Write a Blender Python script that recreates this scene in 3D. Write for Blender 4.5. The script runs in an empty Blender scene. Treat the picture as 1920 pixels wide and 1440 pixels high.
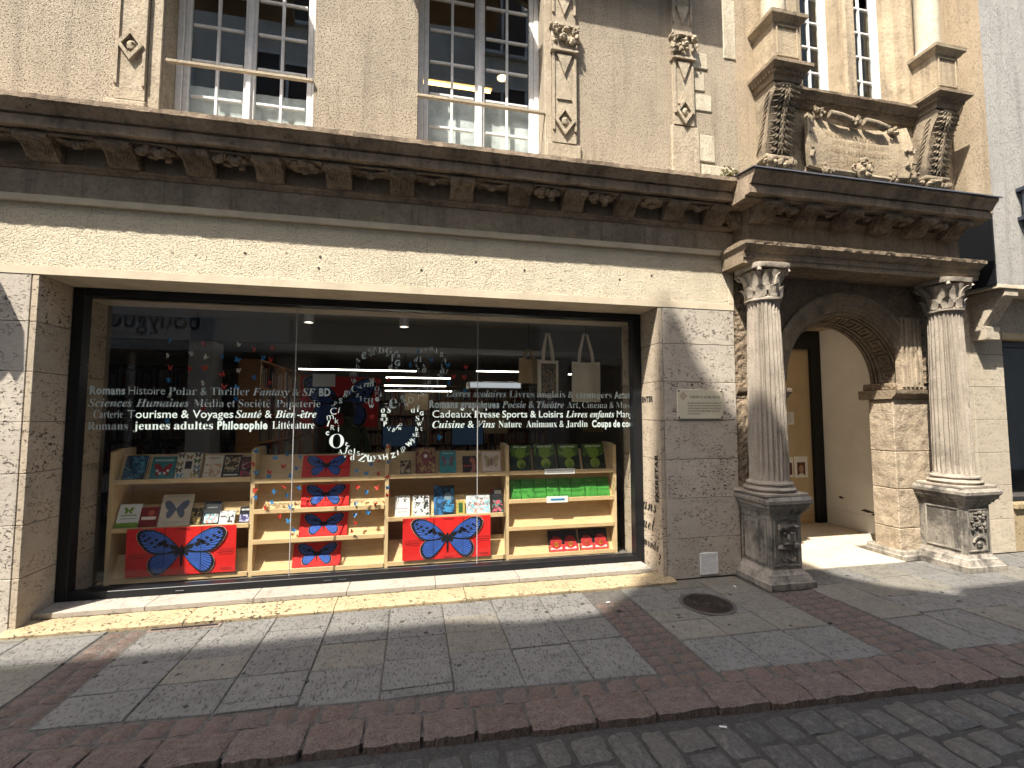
import bpy, bmesh, math, random
from mathutils import Vector, Matrix, noise

# ------------------------------------------------------------------ scene, camera, light
S = bpy.context.scene
COL = S.collection
rad = math.radians
random.seed(7)

cam_d = bpy.data.cameras.new('camera')
cam = bpy.data.objects.new('camera', cam_d)
COL.objects.link(cam)
cam.location = (0.0, -4.247, 1.62)
cam.rotation_euler = (rad(90 + 3.777), 0.0, rad(-11.944))
cam_d.sensor_width = 36.0
cam_d.lens = 870.0 / 1920.0 * 36.0
cam_d.clip_start = 0.05
cam_d.clip_end = 500.0
S.camera = cam

LIGHT = Vector((1.05, 1.0, -2.25)).normalized()          # the way the sunlight travels
world = bpy.data.worlds.new('World')
S.world = world
world.use_nodes = True
wn = world.node_tree
sky = wn.nodes.new('ShaderNodeTexSky')
sky.sky_type = 'NISHITA'
sky.sun_disc = False
sky.sun_elevation = math.asin(-LIGHT.z)
sky.sun_rotation = math.atan2(-LIGHT.x, -LIGHT.y)
sky.air_density = 1.0
sky.dust_density = 3.0
sky.ozone_density = 0.6
bg = wn.nodes.get('Background') or wn.nodes.new('ShaderNodeBackground')
wn.links.new(sky.outputs['Color'], bg.inputs['Color'])
bg.inputs['Strength'].default_value = 0.15
sun_d = bpy.data.lights.new('sun', 'SUN')
sun_d.energy = 3.3
sun_d.angle = rad(0.5)
sun_d.color = (1.0, 0.94, 0.84)
sun = bpy.data.objects.new('sun', sun_d)
COL.objects.link(sun)
sun.location = (-8, -8, 18)
sun.rotation_euler = LIGHT.to_track_quat('-Z', 'Y').to_euler()

S.view_settings.view_transform = 'Standard'
S.view_settings.look = 'None'
S.view_settings.gamma = 1.0
S.view_settings.exposure = 1.82
S.view_settings.use_curve_mapping = False
S.render.engine = 'CYCLES'
try:
    S.cycles.max_bounces = 8
    S.cycles.diffuse_bounces = 5
    S.cycles.glossy_bounces = 4
    S.cycles.transparent_max_bounces = 24
    S.cycles.use_denoising = True
    S.cycles.sample_clamp_indirect = 6.0
except Exception:
    pass

# ------------------------------------------------------------------ mesh helpers
class MB:
    """collects shapes that become ONE mesh object"""
    def __init__(self):
        self.v, self.f = [], []

    def add(self, vs, fs):
        o = len(self.v)
        self.v += [Vector(p) for p in vs]
        self.f += [tuple(i + o for i in f) for f in fs]
        return self

    def box(self, x0, x1, y0, y1, z0, z1):
        p = [(x, y, z) for x in (x0, x1) for y in (y0, y1) for z in (z0, z1)]
        return self.add(p, [(0, 1, 3, 2), (4, 6, 7, 5), (0, 4, 5, 1), (2, 3, 7, 6), (0, 2, 6, 4), (1, 5, 7, 3)])

    def cbox(self, x0, x1, y0, y1, z0, z1, c=.006):
        """a box with all its edges chamfered"""
        c = min(c, (x1 - x0) * .45, (y1 - y0) * .45, (z1 - z0) * .45)
        L = ((x0, x1), (y0, y1), (z0, z1))
        idx, vs = {}, []
        for sx in (0, 1):
            for sy in (0, 1):
                for sz in (0, 1):
                    s = (sx, sy, sz)
                    for a in range(3):
                        p = [L[k][s[k]] + (0 if k == a else (c if s[k] == 0 else -c)) for k in range(3)]
                        idx[(s, a)] = len(vs)
                        vs.append(p)
        fs = []
        for a in range(3):
            b, d = [(1, 2), (0, 2), (0, 1)][a]
            for sa in (0, 1):
                q = []
                for (u, w) in ((0, 0), (1, 0), (1, 1), (0, 1)):
                    s = [0, 0, 0]; s[a] = sa; s[b] = u; s[d] = w
                    q.append(idx[(tuple(s), a)])
                fs.append(tuple(q))
            for u in (0, 1):
                for w in (0, 1):
                    s0 = [0, 0, 0]; s0[b] = u; s0[d] = w
                    s1 = list(s0); s1[a] = 1
                    s0, s1 = tuple(s0), tuple(s1)
                    fs.append((idx[(s0, b)], idx[(s1, b)], idx[(s1, d)], idx[(s0, d)]))
        for s in [(i, j, k) for i in (0, 1) for j in (0, 1) for k in (0, 1)]:
            fs.append((idx[(s, 0)], idx[(s, 1)], idx[(s, 2)]))
        return self.add(vs, fs)

    def prism(self, pts, axis, a, b):
        n = len(pts)
        def P(p, t):
            return (t, p[0], p[1]) if axis == 'x' else ((p[0], t, p[1]) if axis == 'y' else (p[0], p[1], t))
        vs = [P(p, a) for p in pts] + [P(p, b) for p in pts]
        fs = [tuple(range(n)), tuple(range(2 * n - 1, n - 1, -1))]
        fs += [(i, (i + 1) % n, n + (i + 1) % n, n + i) for i in range(n)]
        return self.add(vs, fs)

    def loft(self, rings, cap=True, closed=True):
        n = len(rings[0]); vs = [p for r in rings for p in r]; fs = []
        m = n if closed else n - 1
        for k in range(len(rings) - 1):
            for i in range(m):
                j = (i + 1) % n
                fs.append((k * n + i, k * n + j, (k + 1) * n + j, (k + 1) * n + i))
        if cap and closed:
            fs.append(tuple(range(n))); fs.append(tuple(range(len(vs) - 1, len(vs) - n - 1, -1)))
        return self.add(vs, fs)

    def run(self, pts, x0, x1, step=.08, amp=.0, scale=6.0, seed=0):
        """a moulding: the closed profile pts (y, z) run along x, its edges worn"""
        k = max(1, int((x1 - x0) / step)); rings = []
        for i in range(k + 1):
            x = x0 + (x1 - x0) * i / k
            ring = []
            for (y, z) in pts:
                d = noise.noise_vector(Vector((x * scale, y * scale * 1.5 + seed, z * scale * 1.5))) * amp if amp else Vector((0, 0, 0))
                ring.append((x, y + d.y, z + d.z))
            rings.append(ring)
        return self.loft(rings)

    def lathe(self, prof, cx, cy, n=24, fn=None):
        rings = []
        for (r, z) in prof:
            rings.append([(cx + (r if not fn else fn(r, 2 * math.pi * i / n, z)) * math.cos(2 * math.pi * i / n),
                           cy + (r if not fn else fn(r, 2 * math.pi * i / n, z)) * math.sin(2 * math.pi * i / n), z) for i in range(n)])
        return self.loft(rings)

    def rects(self, L):
        """stack of rectangles (x0, x1, y0, y1, z)"""
        return self.loft([[(a, c, z), (b, c, z), (b, d, z), (a, d, z)] for (a, b, c, d, z) in L])

    def tube(self, path, r, n=8):
        path = [Vector(p) for p in path]; rings = []
        for i, p in enumerate(path):
            t = (path[min(i + 1, len(path) - 1)] - path[max(i - 1, 0)]).normalized()
            a = t.cross(Vector((0, 0, 1)))
            if a.length < .05: a = t.cross(Vector((1, 0, 0)))
            a.normalize(); b = t.cross(a)
            rr = r(i / (len(path) - 1)) if callable(r) else r
            rings.append([p + (a * math.cos(2 * math.pi * k / n) + b * math.sin(2 * math.pi * k / n)) * rr for k in range(n)])
        return self.loft(rings)

    def blob(self, c, r, seed=0, lump=.25, nu=8, nv=5):
        if not isinstance(r, (tuple, list)): r = (r, r, r)
        rings = []
        for j in range(1, nv):
            t = math.pi * j / nv
            ring = []
            for i in range(nu):
                a = 2 * math.pi * i / nu
                d = Vector((math.sin(t) * math.cos(a), math.sin(t) * math.sin(a), math.cos(t)))
                k = 1 + lump * noise.noise(d * 1.7 + Vector((seed * 3.1, seed * 1.7, seed)))
                ring.append((c[0] + d.x * r[0] * k, c[1] + d.y * r[1] * k, c[2] + d.z * r[2] * k))
            rings.append(ring)
        return self.loft(rings)

    def sheet(self, fn, nu, nv, thick=None):
        """grid surface fn(u, v) with u, v in 0..1; thick gives a back side"""
        P = [[Vector(fn(i / nu, j / nv)) for i in range(nu + 1)] for j in range(nv + 1)]
        vs = [p for row in P for p in row]
        w = nu + 1
        fs = [(j * w + i, j * w + i + 1, (j + 1) * w + i + 1, (j + 1) * w + i) for j in range(nv) for i in range(nu)]
        if thick:
            t = Vector(thick); m = len(vs)
            vs = vs + [p + t for p in vs]
            fs += [tuple(m + k for k in reversed(f)) for f in fs[:]]
            rim = [i for i in range(w)] + [j * w + nu for j in range(1, nv + 1)] + [nv * w + i for i in range(nu - 1, -1, -1)] + [j * w for j in range(nv - 1, 0, -1)]
            for a, b in zip(rim, rim[1:] + rim[:1]):
                fs.append((a, a + m, b + m, b))
        return self.add(vs, fs)

    def xf(self, M):
        self.v = [M @ p for p in self.v]
        return self

    def rough(self, amp, scale, seed=0):
        self.v = [p + noise.noise_vector(p * scale + Vector((seed, 0, 0))) * amp for p in self.v]
        return self

    def mesh(self, name, mat, smooth=None, recalc=True):
        me = bpy.data.meshes.new(name)
        me.from_pydata([tuple(p) for p in self.v], [], self.f)
        if recalc:
            bm = bmesh.new(); bm.from_mesh(me)
            bmesh.ops.recalc_face_normals(bm, faces=bm.faces)
            bm.to_mesh(me); bm.free()
        if mat: me.materials.append(mat)
        if smooth is not None:
            for p in me.polygons: p.use_smooth = True
            me.set_sharp_from_angle(angle=rad(smooth))
        me.update()
        return me

    def build(self, name, mat, parent=None, smooth=None, **k):
        return link(name, self.mesh(name, mat, smooth), parent, **k)


def link(name, me, parent=None, loc=None, rot=None, scale=None, label=None, kind=None):
    o = bpy.data.objects.new(name, me)
    COL.objects.link(o)
    if parent is not None: o.parent = parent
    if loc: o.location = loc
    if rot: o.rotation_euler = rot
    if scale: o.scale = scale
    if label: o['label'] = label
    if kind: o['kind'] = kind
    return o


def tag(o, label, cat, group=None):
    o['label'] = label; o['category'] = cat
    if group: o['group'] = group
    return o


def thing(name, label, cat, loc=(0, 0, 0), rot=None, group=None):
    o = bpy.data.objects.new(name, None)
    o.empty_display_size = .1
    COL.objects.link(o)
    o.location = loc
    if rot: o.rotation_euler = rot
    return tag(o, label, cat, group)


def struct(o):
    o['kind'] = 'structure'
    return o

# ------------------------------------------------------------------ materials
class NT:
    def __init__(self, name):
        self.m = bpy.data.materials.new(name)
        self.m.use_nodes = True
        self.t = self.m.node_tree
        self.b = self.t.nodes['Principled BSDF']
        self.out = self.t.nodes['Material Output']
        self.co = None

    def n(self, typ, **k):
        nd = self.t.nodes.new('ShaderNode' + typ)
        for a, v in k.items():
            if a.startswith('_'):
                setattr(nd, a[1:], v)
        return nd

    def set(self, nd, key, v):
        s = nd.inputs[key]
        if isinstance(v, bpy.types.NodeSocket): self.t.links.new(v, s)
        else: s.default_value = v

    def coords(self, scale=(1, 1, 1), rnd=True):
        """object coordinates, shifted by the object's own random number so that copies differ"""
        tc = self.n('TexCoord')
        mp = self.n('Mapping')
        mp.inputs['Scale'].default_value = scale
        if rnd:
            oi = self.n('ObjectInfo')
            ad = self.n('VectorMath', _operation='MULTIPLY_ADD')
            self.t.links.new(oi.outputs['Random'], ad.inputs[0])
            ad.inputs[1].default_value = (37.0, 53.0, 71.0)
            self.t.links.new(tc.outputs['Object'], ad.inputs[2])
            self.t.links.new(ad.outputs[0], mp.inputs['Vector'])
        else:
            self.t.links.new(tc.outputs['Object'], mp.inputs['Vector'])
        return mp.outputs['Vector']

    def noise(self, co, scale, detail=4, rough=.55, dist=0.0):
        nd = self.n('TexNoise')
        self.t.links.new(co, nd.inputs['Vector'])
        nd.inputs['Scale'].default_value = scale
        nd.inputs['Detail'].default_value = detail
        nd.inputs['Roughness'].default_value = rough
        nd.inputs['Distortion'].default_value = dist
        return nd.outputs['Fac']

    def voro(self, co, scale, feature='F1', out='Distance', rnd=1.0):
        nd = self.n('TexVoronoi', _feature=feature)
        self.t.links.new(co, nd.inputs['Vector'])
        nd.inputs['Scale'].default_value = scale
        nd.inputs['Randomness'].default_value = rnd
        return nd.outputs[out]

    def ramp(self, v, a, b, ca=0.0, cb=1.0):
        nd = self.n('MapRange', _interpolation_type='SMOOTHSTEP')
        self.set(nd, 'Value', v)
        nd.inputs['From Min'].default_value = a; nd.inputs['From Max'].default_value = b
        nd.inputs['To Min'].default_value = ca; nd.inputs['To Max'].default_value = cb
        return nd.outputs['Result']

    def math(self, op, a, b=None):
        nd = self.n('Math', _operation=op)
        self.set(nd, 0, a)
        if b is not None: self.set(nd, 1, b)
        return nd.outputs[0]

    def mix(self, f, a, b, mode='MIX'):
        nd = self.n('Mix', _data_type='RGBA', _blend_type=mode)
        self.set(nd, 0, f)
        for s, v in ((6, a), (7, b)):
            if isinstance(v, bpy.types.NodeSocket): self.t.links.new(v, nd.inputs[s])
            else: nd.inputs[s].default_value = (v[0], v[1], v[2], 1)
        return nd.outputs[2]

    def rand(self):
        return self.n('ObjectInfo').outputs['Random']

    def bump(self, h, strength, dist, prev=None):
        nd = self.n('Bump')
        nd.inputs['Strength'].default_value = strength
        nd.inputs['Distance'].default_value = dist
        self.t.links.new(h, nd.inputs['Height'])
        if prev: self.t.links.new(prev, nd.inputs['Normal'])
        return nd.outputs['Normal']

    def done(self, col, rough=.85, normal=None, spec=.25, **k):
        b = self.b
        if isinstance(col, bpy.types.NodeSocket): self.t.links.new(col, b.inputs['Base Color'])
        else: b.inputs['Base Color'].default_value = (col[0], col[1], col[2], 1)
        self.set(b, 'Roughness', rough)
        b.inputs['Specular IOR Level'].default_value = spec
        if normal: self.t.links.new(normal, b.inputs['Normal'])
        for key, v in k.items(): self.set(b, key, v)
        return self.m


def mat_render(name, a, b, grain=85, strength=.9, dist=.012, pits=.5, pit_col=(.13, .105, .075), runs=.55):
    """rough-cast lime render"""
    t = NT(name); co = t.coords(rnd=False)
    big = t.noise(co, 1.1, 5, .6); mid = t.noise(co, 7, 4)
    c = t.mix(t.ramp(big, .3, .7), a, b)
    c = t.mix(t.ramp(mid, .35, .75, 0, .35), c, tuple(.72 * x for x in a))
    st = t.noise(t.coords((6, 6, .5), False), 1.3, 4, .6)
    c = t.mix(t.ramp(st, .47, .70, 0, runs), c, tuple(.5 * x for x in a))
    pa = t.noise(co, .55, 6, .65, .4)
    c = t.mix(t.ramp(pa, .50, .62, 0, .28), c, tuple(min(1, 1.12 * x) for x in b))
    c = t.mix(t.ramp(pa, .46, .34, 0, .35), c, tuple(.66 * x for x in b))
    g = t.noise(co, grain, 4, .62, .2)
    p = t.ramp(t.noise(co, grain * .8, 2, .5, .3), .56, .66)
    c = t.mix(t.math('MULTIPLY', p, pits), c, pit_col)
    h = t.math('SUBTRACT', t.math('ADD', g, t.math('MULTIPLY', mid, .6)), t.math('MULTIPLY', p, .8))
    return t.done(c, .95, t.bump(h, strength, dist))


def mat_travertine(name, a, b, dark=(.035, .027, .02), amount=1.0, dirt=.25, tint=None):
    t = NT(name); co = t.coords((1, 1, 1))
    big = t.noise(co, 2.2, 5, .6)
    c = t.mix(t.ramp(big, .3, .7), a, b)
    c = t.mix(t.ramp(t.rand(), 0, 1, 0, .8), c, tint or tuple(.8 * x for x in a))
    ve = t.noise(t.coords((1.5, 1.5, 9)), 2.4, 5, .6, .6)
    c = t.mix(t.ramp(ve, .45, .75, 0, .35), c, tuple(.68 * x for x in b))
    gate = t.ramp(t.noise(t.coords((1, 1, 2.0)), 4.2, 3, .6), .40, .54)
    pit = t.ramp(t.noise(t.coords((1.0, 1.0, 1.6)), 34, 3, .6, .7), .565, .61)
    pit = t.math('MULTIPLY', pit, gate)
    small = t.ramp(t.noise(t.coords((1, 1, 1.8)), 70, 2, .5, .5), .62, .70)
    pit = t.math('MINIMUM', t.math('ADD', pit, t.math('MULTIPLY', small, .55)), 1.0)
    pit = t.math('MULTIPLY', pit, t.ramp(t.n('ObjectInfo').outputs['Random'], .0, .9, 1.0, .6))
    c = t.mix(t.math('MULTIPLY', pit, .95 * amount), c, dark)
    d = t.noise(co, 5.5, 6, .7)
    c = t.mix(t.ramp(d, .5, .8, 0, dirt), c, (.12, .095, .065))
    h = t.math('SUBTRACT', t.math('MULTIPLY', t.noise(co, 120, 3, .6), .25), pit)
    return t.done(c, .8, t.bump(h, .7, .006))


def mat_stone(name, a, b, dirt=(.05, .04, .03), damt=.7, lo=.42, hi=.68, grain=30, bump=.6, dist=.012, streak=.5, carve=0):
    """old weathered limestone with black crust and rain streaks"""
    t = NT(name); co = t.coords()
    c = t.mix(t.ramp(t.noise(co, 3.1, 5, .6), .3, .7), a, b)
    fine = t.noise(co, grain, 6, .65)
    c = t.mix(t.ramp(fine, .4, .75, 0, .5), c, tuple(.55 * x for x in b))
    d = t.ramp(t.noise(co, 2.3, 7, .72), lo, hi)
    s = t.ramp(t.noise(t.coords((7, 7, .55)), 1.6, 5, .65), .45, .72)
    dd = t.math('MINIMUM', t.math('ADD', d, t.math('MULTIPLY', s, streak)), 1.0)
    c = t.mix(t.math('MULTIPLY', dd, damt), c, dirt)
    pit = t.ramp(t.noise(co, grain * 1.7, 3, .5, .7), .62, .72)
    c = t.mix(t.math('MULTIPLY', pit, .7), c, tuple(.4 * x for x in dirt))
    h = t.math('SUBTRACT', t.math('ADD', fine, t.math('MULTIPLY', t.noise(co, 9, 4, .6), 1.2)), t.math('MULTIPLY', pit, .9))
    if carve:
        w = t.voro(t.coords((1, 1, 1)), carve, 'SMOOTH_F1')
        h = t.math('ADD', h, t.math('MULTIPLY', w, 3.0))
        w2 = t.noise(co, carve * 1.3, 2, .5, 2.5)
        h = t.math('ADD', h, t.math('MULTIPLY', w2, 1.5))
    return t.done(c, .92, t.bump(h, bump, dist))


def mat_flat(name, c, rough=.6, var=.12, scale=8, spec=.3, **k):
    t = NT(name); co = t.coords()
    f = t.ramp(t.noise(co, scale, 4, .6), .3, .7)
    col = t.mix(f, c, tuple(x * (1 - var) for x in c))
    return t.done(col, rough, None, spec, **k)


def mat_print(name, cols, scale=14, rough=.45, seed=0.0):
    """a printed picture: blotches of the cover's colours"""
    t = NT(name); co = t.coords()
    n1 = t.noise(co, scale, 3, .5, 1.2); n2 = t.noise(co, scale * 1.7, 4, .6, .5)
    c = t.mix(t.ramp(n1, .45, .55), cols[0], cols[1])
    c = t.mix(t.ramp(n2, .54, .60), c, cols[2] if len(cols) > 2 else cols[0])
    return t.done(c, rough, None, .35)


def mat_paving(name, a, b, dark, grain=(2.6, 1.0, 1.0), amt=.55, hue=.5, redd=None):
    t = NT(name); co = t.coords()
    c = t.mix(t.ramp(t.noise(co, 2.6, 5, .6), .3, .7), a, b)
    c = t.mix(t.ramp(t.rand(), 0, 1, 0, hue), c, redd or tuple(.72 * x for x in a))
    pit = t.ramp(t.noise(t.coords(grain), 30, 3, .6, .5), .54, .62)
    c = t.mix(t.math('MULTIPLY', pit, amt), c, dark)
    bl = t.ramp(t.noise(co, 6.5, 6, .7), .48, .75)
    c = t.mix(t.math('MULTIPLY', bl, .45), c, dark)
    h = t.math('SUBTRACT', t.math('MULTIPLY', t.noise(co, 90, 4, .6), .5), pit)
    return t.done(c, t.ramp(t.noise(co, 12, 3), .3, .7, .62, .85), t.bump(h, .5, .004), .3)


def mat_rock(name, cols, grain=38, bump=.9, dist=.012, rough=(.55, .85), hue=.8):
    """hard stone setts, colour from stone to stone"""
    t = NT(name); co = t.coords()
    r = t.rand()
    c = t.mix(t.ramp(r, 0, .55), cols[0], cols[1])
    c = t.mix(t.ramp(r, .5, 1, 0, hue), c, cols[2])
    sp = t.noise(co, grain, 5, .7)
    c = t.mix(t.ramp(sp, .46, .60, 0, .85), c, tuple(.38 * x for x in cols[0]))
    sp2 = t.ramp(t.noise(co, grain * 2.2, 2, .5), .58, .68)
    c = t.mix(t.math('MULTIPLY', sp2, .7), c, tuple(min(1, 2.2 * x) for x in cols[1]))
    bl = t.ramp(t.noise(co, 7, 4, .6), .45, .7)
    c = t.mix(t.math('MULTIPLY', bl, .55), c, tuple(1.7 * x for x in cols[2]))
    h = t.math('ADD', t.math('MULTIPLY', t.noise(co, 9, 5, .65), 1.4), t.math('MULTIPLY', sp, .5))
    return t.done(c, t.ramp(t.noise(co, 14, 3), .3, .7, rough[0], rough[1]), t.bump(h, bump, dist), .4)


def mat_wood(name, a, b, axis=(1, 8, 8)):
    t = NT(name); co = t.coords(axis)
    g = t.noise(co, 5, 5, .65, .8)
    c = t.mix(t.ramp(g, .32, .68), a, b)
    g2 = t.noise(t.coords(tuple(3 * x for x in axis)), 9, 3, .6)
    c = t.mix(t.ramp(g2, .5, .75, 0, .35), c, tuple(.6 * x for x in b))
    return t.done(c, .5, t.bump(g2, .08, .002), .35)


def mat_glass(name, tint=(.93, .96, .95), k=1.0, rough=0.0):
    """clear sheet glass: each face reflects by Fresnel and lets the rest through"""
    t = NT(name)
    ge = t.n('NewGeometry'); dt = t.n('VectorMath', _operation='DOT_PRODUCT')
    t.t.links.new(ge.outputs['Normal'], dt.inputs[0]); t.t.links.new(ge.outputs['Incoming'], dt.inputs[1])
    g = t.math('POWER', t.math('SUBTRACT', 1.0, t.math('ABSOLUTE', dt.outputs['Value'])), 5.0)
    f = t.math('ADD', t.math('MULTIPLY', g, .55), .042 * k)
    tr = t.n('BsdfTransparent'); tr.inputs['Color'].default_value = (*tint, 1)
    gl = t.n('BsdfGlossy'); gl.inputs['Roughness'].default_value = rough
    mx = t.n('MixShader')
    t.t.links.new(f, mx.inputs[0]); t.t.links.new(tr.outputs[0], mx.inputs[1]); t.t.links.new(gl.outputs[0], mx.inputs[2])
    t.t.links.new(mx.outputs[0], t.out.inputs['Surface'])
    t.m.use_transparent_shadow = True
    return t.m


def mat_emit(name, c, s):
    t = NT(name)
    t.done((.02, .02, .02), .5)
    t.b.inputs['Emission Color'].default_value = (*c, 1)
    t.b.inputs['Emission Strength'].default_value = s
    return t.m


M = {}
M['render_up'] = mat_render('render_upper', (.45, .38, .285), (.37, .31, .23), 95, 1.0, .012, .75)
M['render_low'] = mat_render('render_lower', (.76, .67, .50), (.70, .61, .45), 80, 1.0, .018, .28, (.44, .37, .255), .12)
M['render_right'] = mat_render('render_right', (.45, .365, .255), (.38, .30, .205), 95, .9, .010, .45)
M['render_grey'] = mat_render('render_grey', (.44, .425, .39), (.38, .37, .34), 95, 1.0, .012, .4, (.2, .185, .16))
M['cement'] = mat_flat('cement', (.62, .53, .39), .9, .2, 5)
M['trav'] = mat_travertine('travertine', (.52, .465, .39), (.44, .39, .325), amount=1.0, dirt=.3)
M['trav_jamb'] = mat_travertine('travertine_jamb', (.50, .42, .315), (.43, .35, .26), amount=1.0, dirt=.35)
M['trav_far'] = mat_travertine('travertine_neighbour', (.53, .46, .36), (.45, .38, .29), amount=.55, dirt=.3)
M['sill'] = mat_travertine('sill_stone', (.37, .335, .285), (.31, .275, .23), amount=.5, dirt=.35)
M['step'] = mat_travertine('step_stone', (.40, .315, .19), (.33, .255, .15), amount=1.0, dirt=.5)
M['cornice'] = mat_stone('cornice_stone', (.40, .31, .22), (.28, .215, .15), (.075, .058, .044), .70, .44, .72, streak=.55)
M['carved'] = mat_stone('carved_cornice_stone', (.42, .33, .235), (.29, .225, .16), (.06, .046, .036), .62, .46, .74, grain=42, carve=26, bump=.8, dist=.014)
M['frieze'] = mat_stone('frieze_stone', (.46, .375, .275), (.34, .28, .205), (.14, .115, .085), .6, .42, .72, streak=.8, bump=.25)
M['portal'] = mat_stone('portal_stone', (.32, .25, .172), (.235, .18, .122), (.045, .036, .028), .66, .46, .74, streak=.45)
M['portal_carved'] = mat_stone('portal_carved_stone', (.37, .285, .195), (.27, .205, .138), (.05, .04, .03), .55, .46, .76, grain=40, carve=20, bump=1.0, dist=.02)
M['column'] = mat_stone('column_stone', (.40, .345, .28), (.31, .268, .215), (.06, .05, .042), .6, .47, .76, streak=.45, grain=60)
M['pedestal'] = mat_stone('pedestal_stone', (.37, .33, .275), (.28, .25, .205), (.032, .030, .028), .78, .42, .66, streak=.8, grain=40)
M['jambstone'] = mat_stone('jamb_stone', (.44, .36, .26), (.35, .28, .20), (.09, .07, .05), .55, .46, .76, grain=26, carve=9, bump=.5)
M['uplight'] = mat_stone('upper_stone', (.46, .375, .255), (.37, .295, .20), (.10, .078, .055), .6, .48, .76, streak=.7, grain=36, bump=.5)
M['upcarved'] = mat_stone('upper_carved_stone', (.40, .325, .225), (.29, .235, .165), (.05, .04, .032), .7, .42, .70, grain=46, bump=.8)
M['pilaster'] = mat_stone('pilaster_stone', (.47, .40, .295), (.39, .325, .235), (.10, .08, .06), .5, .5, .8, grain=44, bump=.6)
M['quoin'] = mat_stone('quoin_stone', (.58, .52, .40), (.50, .44, .33), (.15, .12, .08), .45, .52, .82, grain=50)
M['lead'] = mat_flat('lead_flashing', (.05, .052, .06), .5, .3, 12, .5)
M['moss'] = mat_flat('moss', (.17, .15, .065), .95, .5, 40)
M['steel'] = mat_flat('dark_steel_frame', (.008, .009, .011), .42, .2, 6, .35)
M['seal'] = mat_flat('glass_seal', (.42, .42, .41), .4, .1, 5)
M['glass'] = mat_glass('shop_glass', (.985, .992, .988), .5)
M['pane'] = mat_glass('old_window_glass', (.94, .96, .955), 1.3)
M['white_paint'] = mat_flat('white_window_paint', (.74, .74, .72), .55, .16, 20)
M['curtain'] = mat_flat('net_curtain', (.80, .82, .80), .95, .3, 9)
M['vinyl'] = mat_flat('white_vinyl_letters', (.66, .74, .72), .5, .03, 5)
M['birch'] = mat_wood('birch_plywood', (.66, .48, .26), (.56, .39, .20))
M['birch_v'] = mat_wood('birch_plywood_upright', (.68, .51, .29), (.58, .42, .22), (8, 8, 1))
M['slab'] = mat_paving('limestone_paving', (.168, .163, .15), (.138, .134, .123), (.043, .041, .037), amt=.85, hue=.45)
M['slab_warm'] = mat_paving('limestone_paving_warm', (.18, .168, .14), (.15, .14, .116), (.05, .044, .035), amt=.6, hue=.5)
M['mortar'] = mat_flat('mortar', (.10, .092, .08), .95, .5, 40)
M['porphyry'] = mat_rock('porphyry', ((.115, .078, .061), (.14, .098, .078), (.115, .092, .079)), 30)
M['kerb'] = mat_rock('kerb_granite', ((.115, .080, .063), (.142, .102, .081), (.118, .097, .083)), 30, 1.0, .015)
M['cobble'] = mat_rock('basalt_cobble', ((.052, .0515, .049), (.08, .0765, .07), (.115, .104, .086)), 34, 1.0, .010, (.42, .72))
M['joint'] = mat_flat('street_joint_dirt', (.058, .054, .047), .95, .5, 50)
M['asphalt'] = mat_flat('ground_bed', (.05, .058, .054), .95, .4, 30)
M['iron'] = mat_flat('cast_iron', (.085, .066, .058), .5, .4, 60, .5, Metallic=.55)
M['white'] = mat_flat('white_card', (.80, .79, .75), .6, .05)
M['paper'] = mat_flat('book_pages', (.70, .66, .56), .8, .12, 60)
M['black'] = mat_flat('black_print', (.012, .012, .014), .5, .1)
M['red'] = mat_flat('red_poster', (.68, .022, .020), .45, .12, 3)
M['blue'] = mat_flat('blue_print', (.06, .15, .56), .45, .25, 14)
M['skyblue'] = mat_flat('blue_paper', (.035, .24, .52), .5, .2, 40)
M['redpaper'] = mat_flat('red_paper', (.56, .045, .03), .5, .2, 40)
M['whitepaper'] = mat_flat('white_paper', (.70, .66, .58), .5, .2, 40)

# ------------------------------------------------------------------ ground
struct(MB().box(-60, 60, -60, 60, -.5, -.13).build('ground', M['asphalt']))

def kerb_y(x):            # the kerb runs a little aslant to the house fronts
    return -1.545 - .052 * (x + 1.9)
def edge_y(x):            # where the paving slabs end
    return -1.285 - .056 * (x + 1.9)

pav = struct(MB().prism([(-9, .6), (14, .6), (14, kerb_y(14) - .095), (-9, kerb_y(-9) - .095)], 'z', -.12, -.009).build('pavement', M['mortar']))
road = struct(MB().prism([(-9, kerb_y(-9) - .09), (14, kerb_y(14) - .09), (14, -6.6), (-9, -6.6)], 'z', -.125, -.046).build('road', M['joint']))

def slab(x0, x1, y0, y1, mat, par=pav, sk=None, name='paving_slab'):
    """one paving slab, its upper edges worn"""
    g = random.uniform(.003, .006); c = random.uniform(.003, .006)
    dz = random.uniform(-.0025, .0025); tx = random.uniform(-.002, .002)
    xa, xb, ya, yb = x0 + g, x1 - g, y0 + g, y1 - g
    if sk is None: sk = [(0, 0)] * 4
    P = [(xa + sk[0][0], ya + sk[0][1]), (xb + sk[1][0], ya + sk[1][1]), (xb + sk[2][0], yb + sk[2][1]), (xa + sk[3][0], yb + sk[3][1])]
    cx, cy = sum(p[0] for p in P) / 4, sum(p[1] for p in P) / 4
    bot = [(p[0], p[1], -.03) for p in P]
    mid = [(p[0], p[1], -c + dz) for p in P]
    top = []
    for p in P:
        d = Vector((cx - p[0], cy - p[1])).normalized() * c * 1.6
        top.append((p[0] + d.x, p[1] + d.y, dz + tx * (1 if p[0] > cx else -1)))
    m = MB().loft([bot, mid, top])
    m.v = [p - Vector((cx, cy, 0)) for p in m.v]
    return m.build(name, mat, par, loc=(cx, cy, 0))

def sl_mat():
    return M['slab_warm'] if random.random() < .12 else M['slab']

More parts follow.
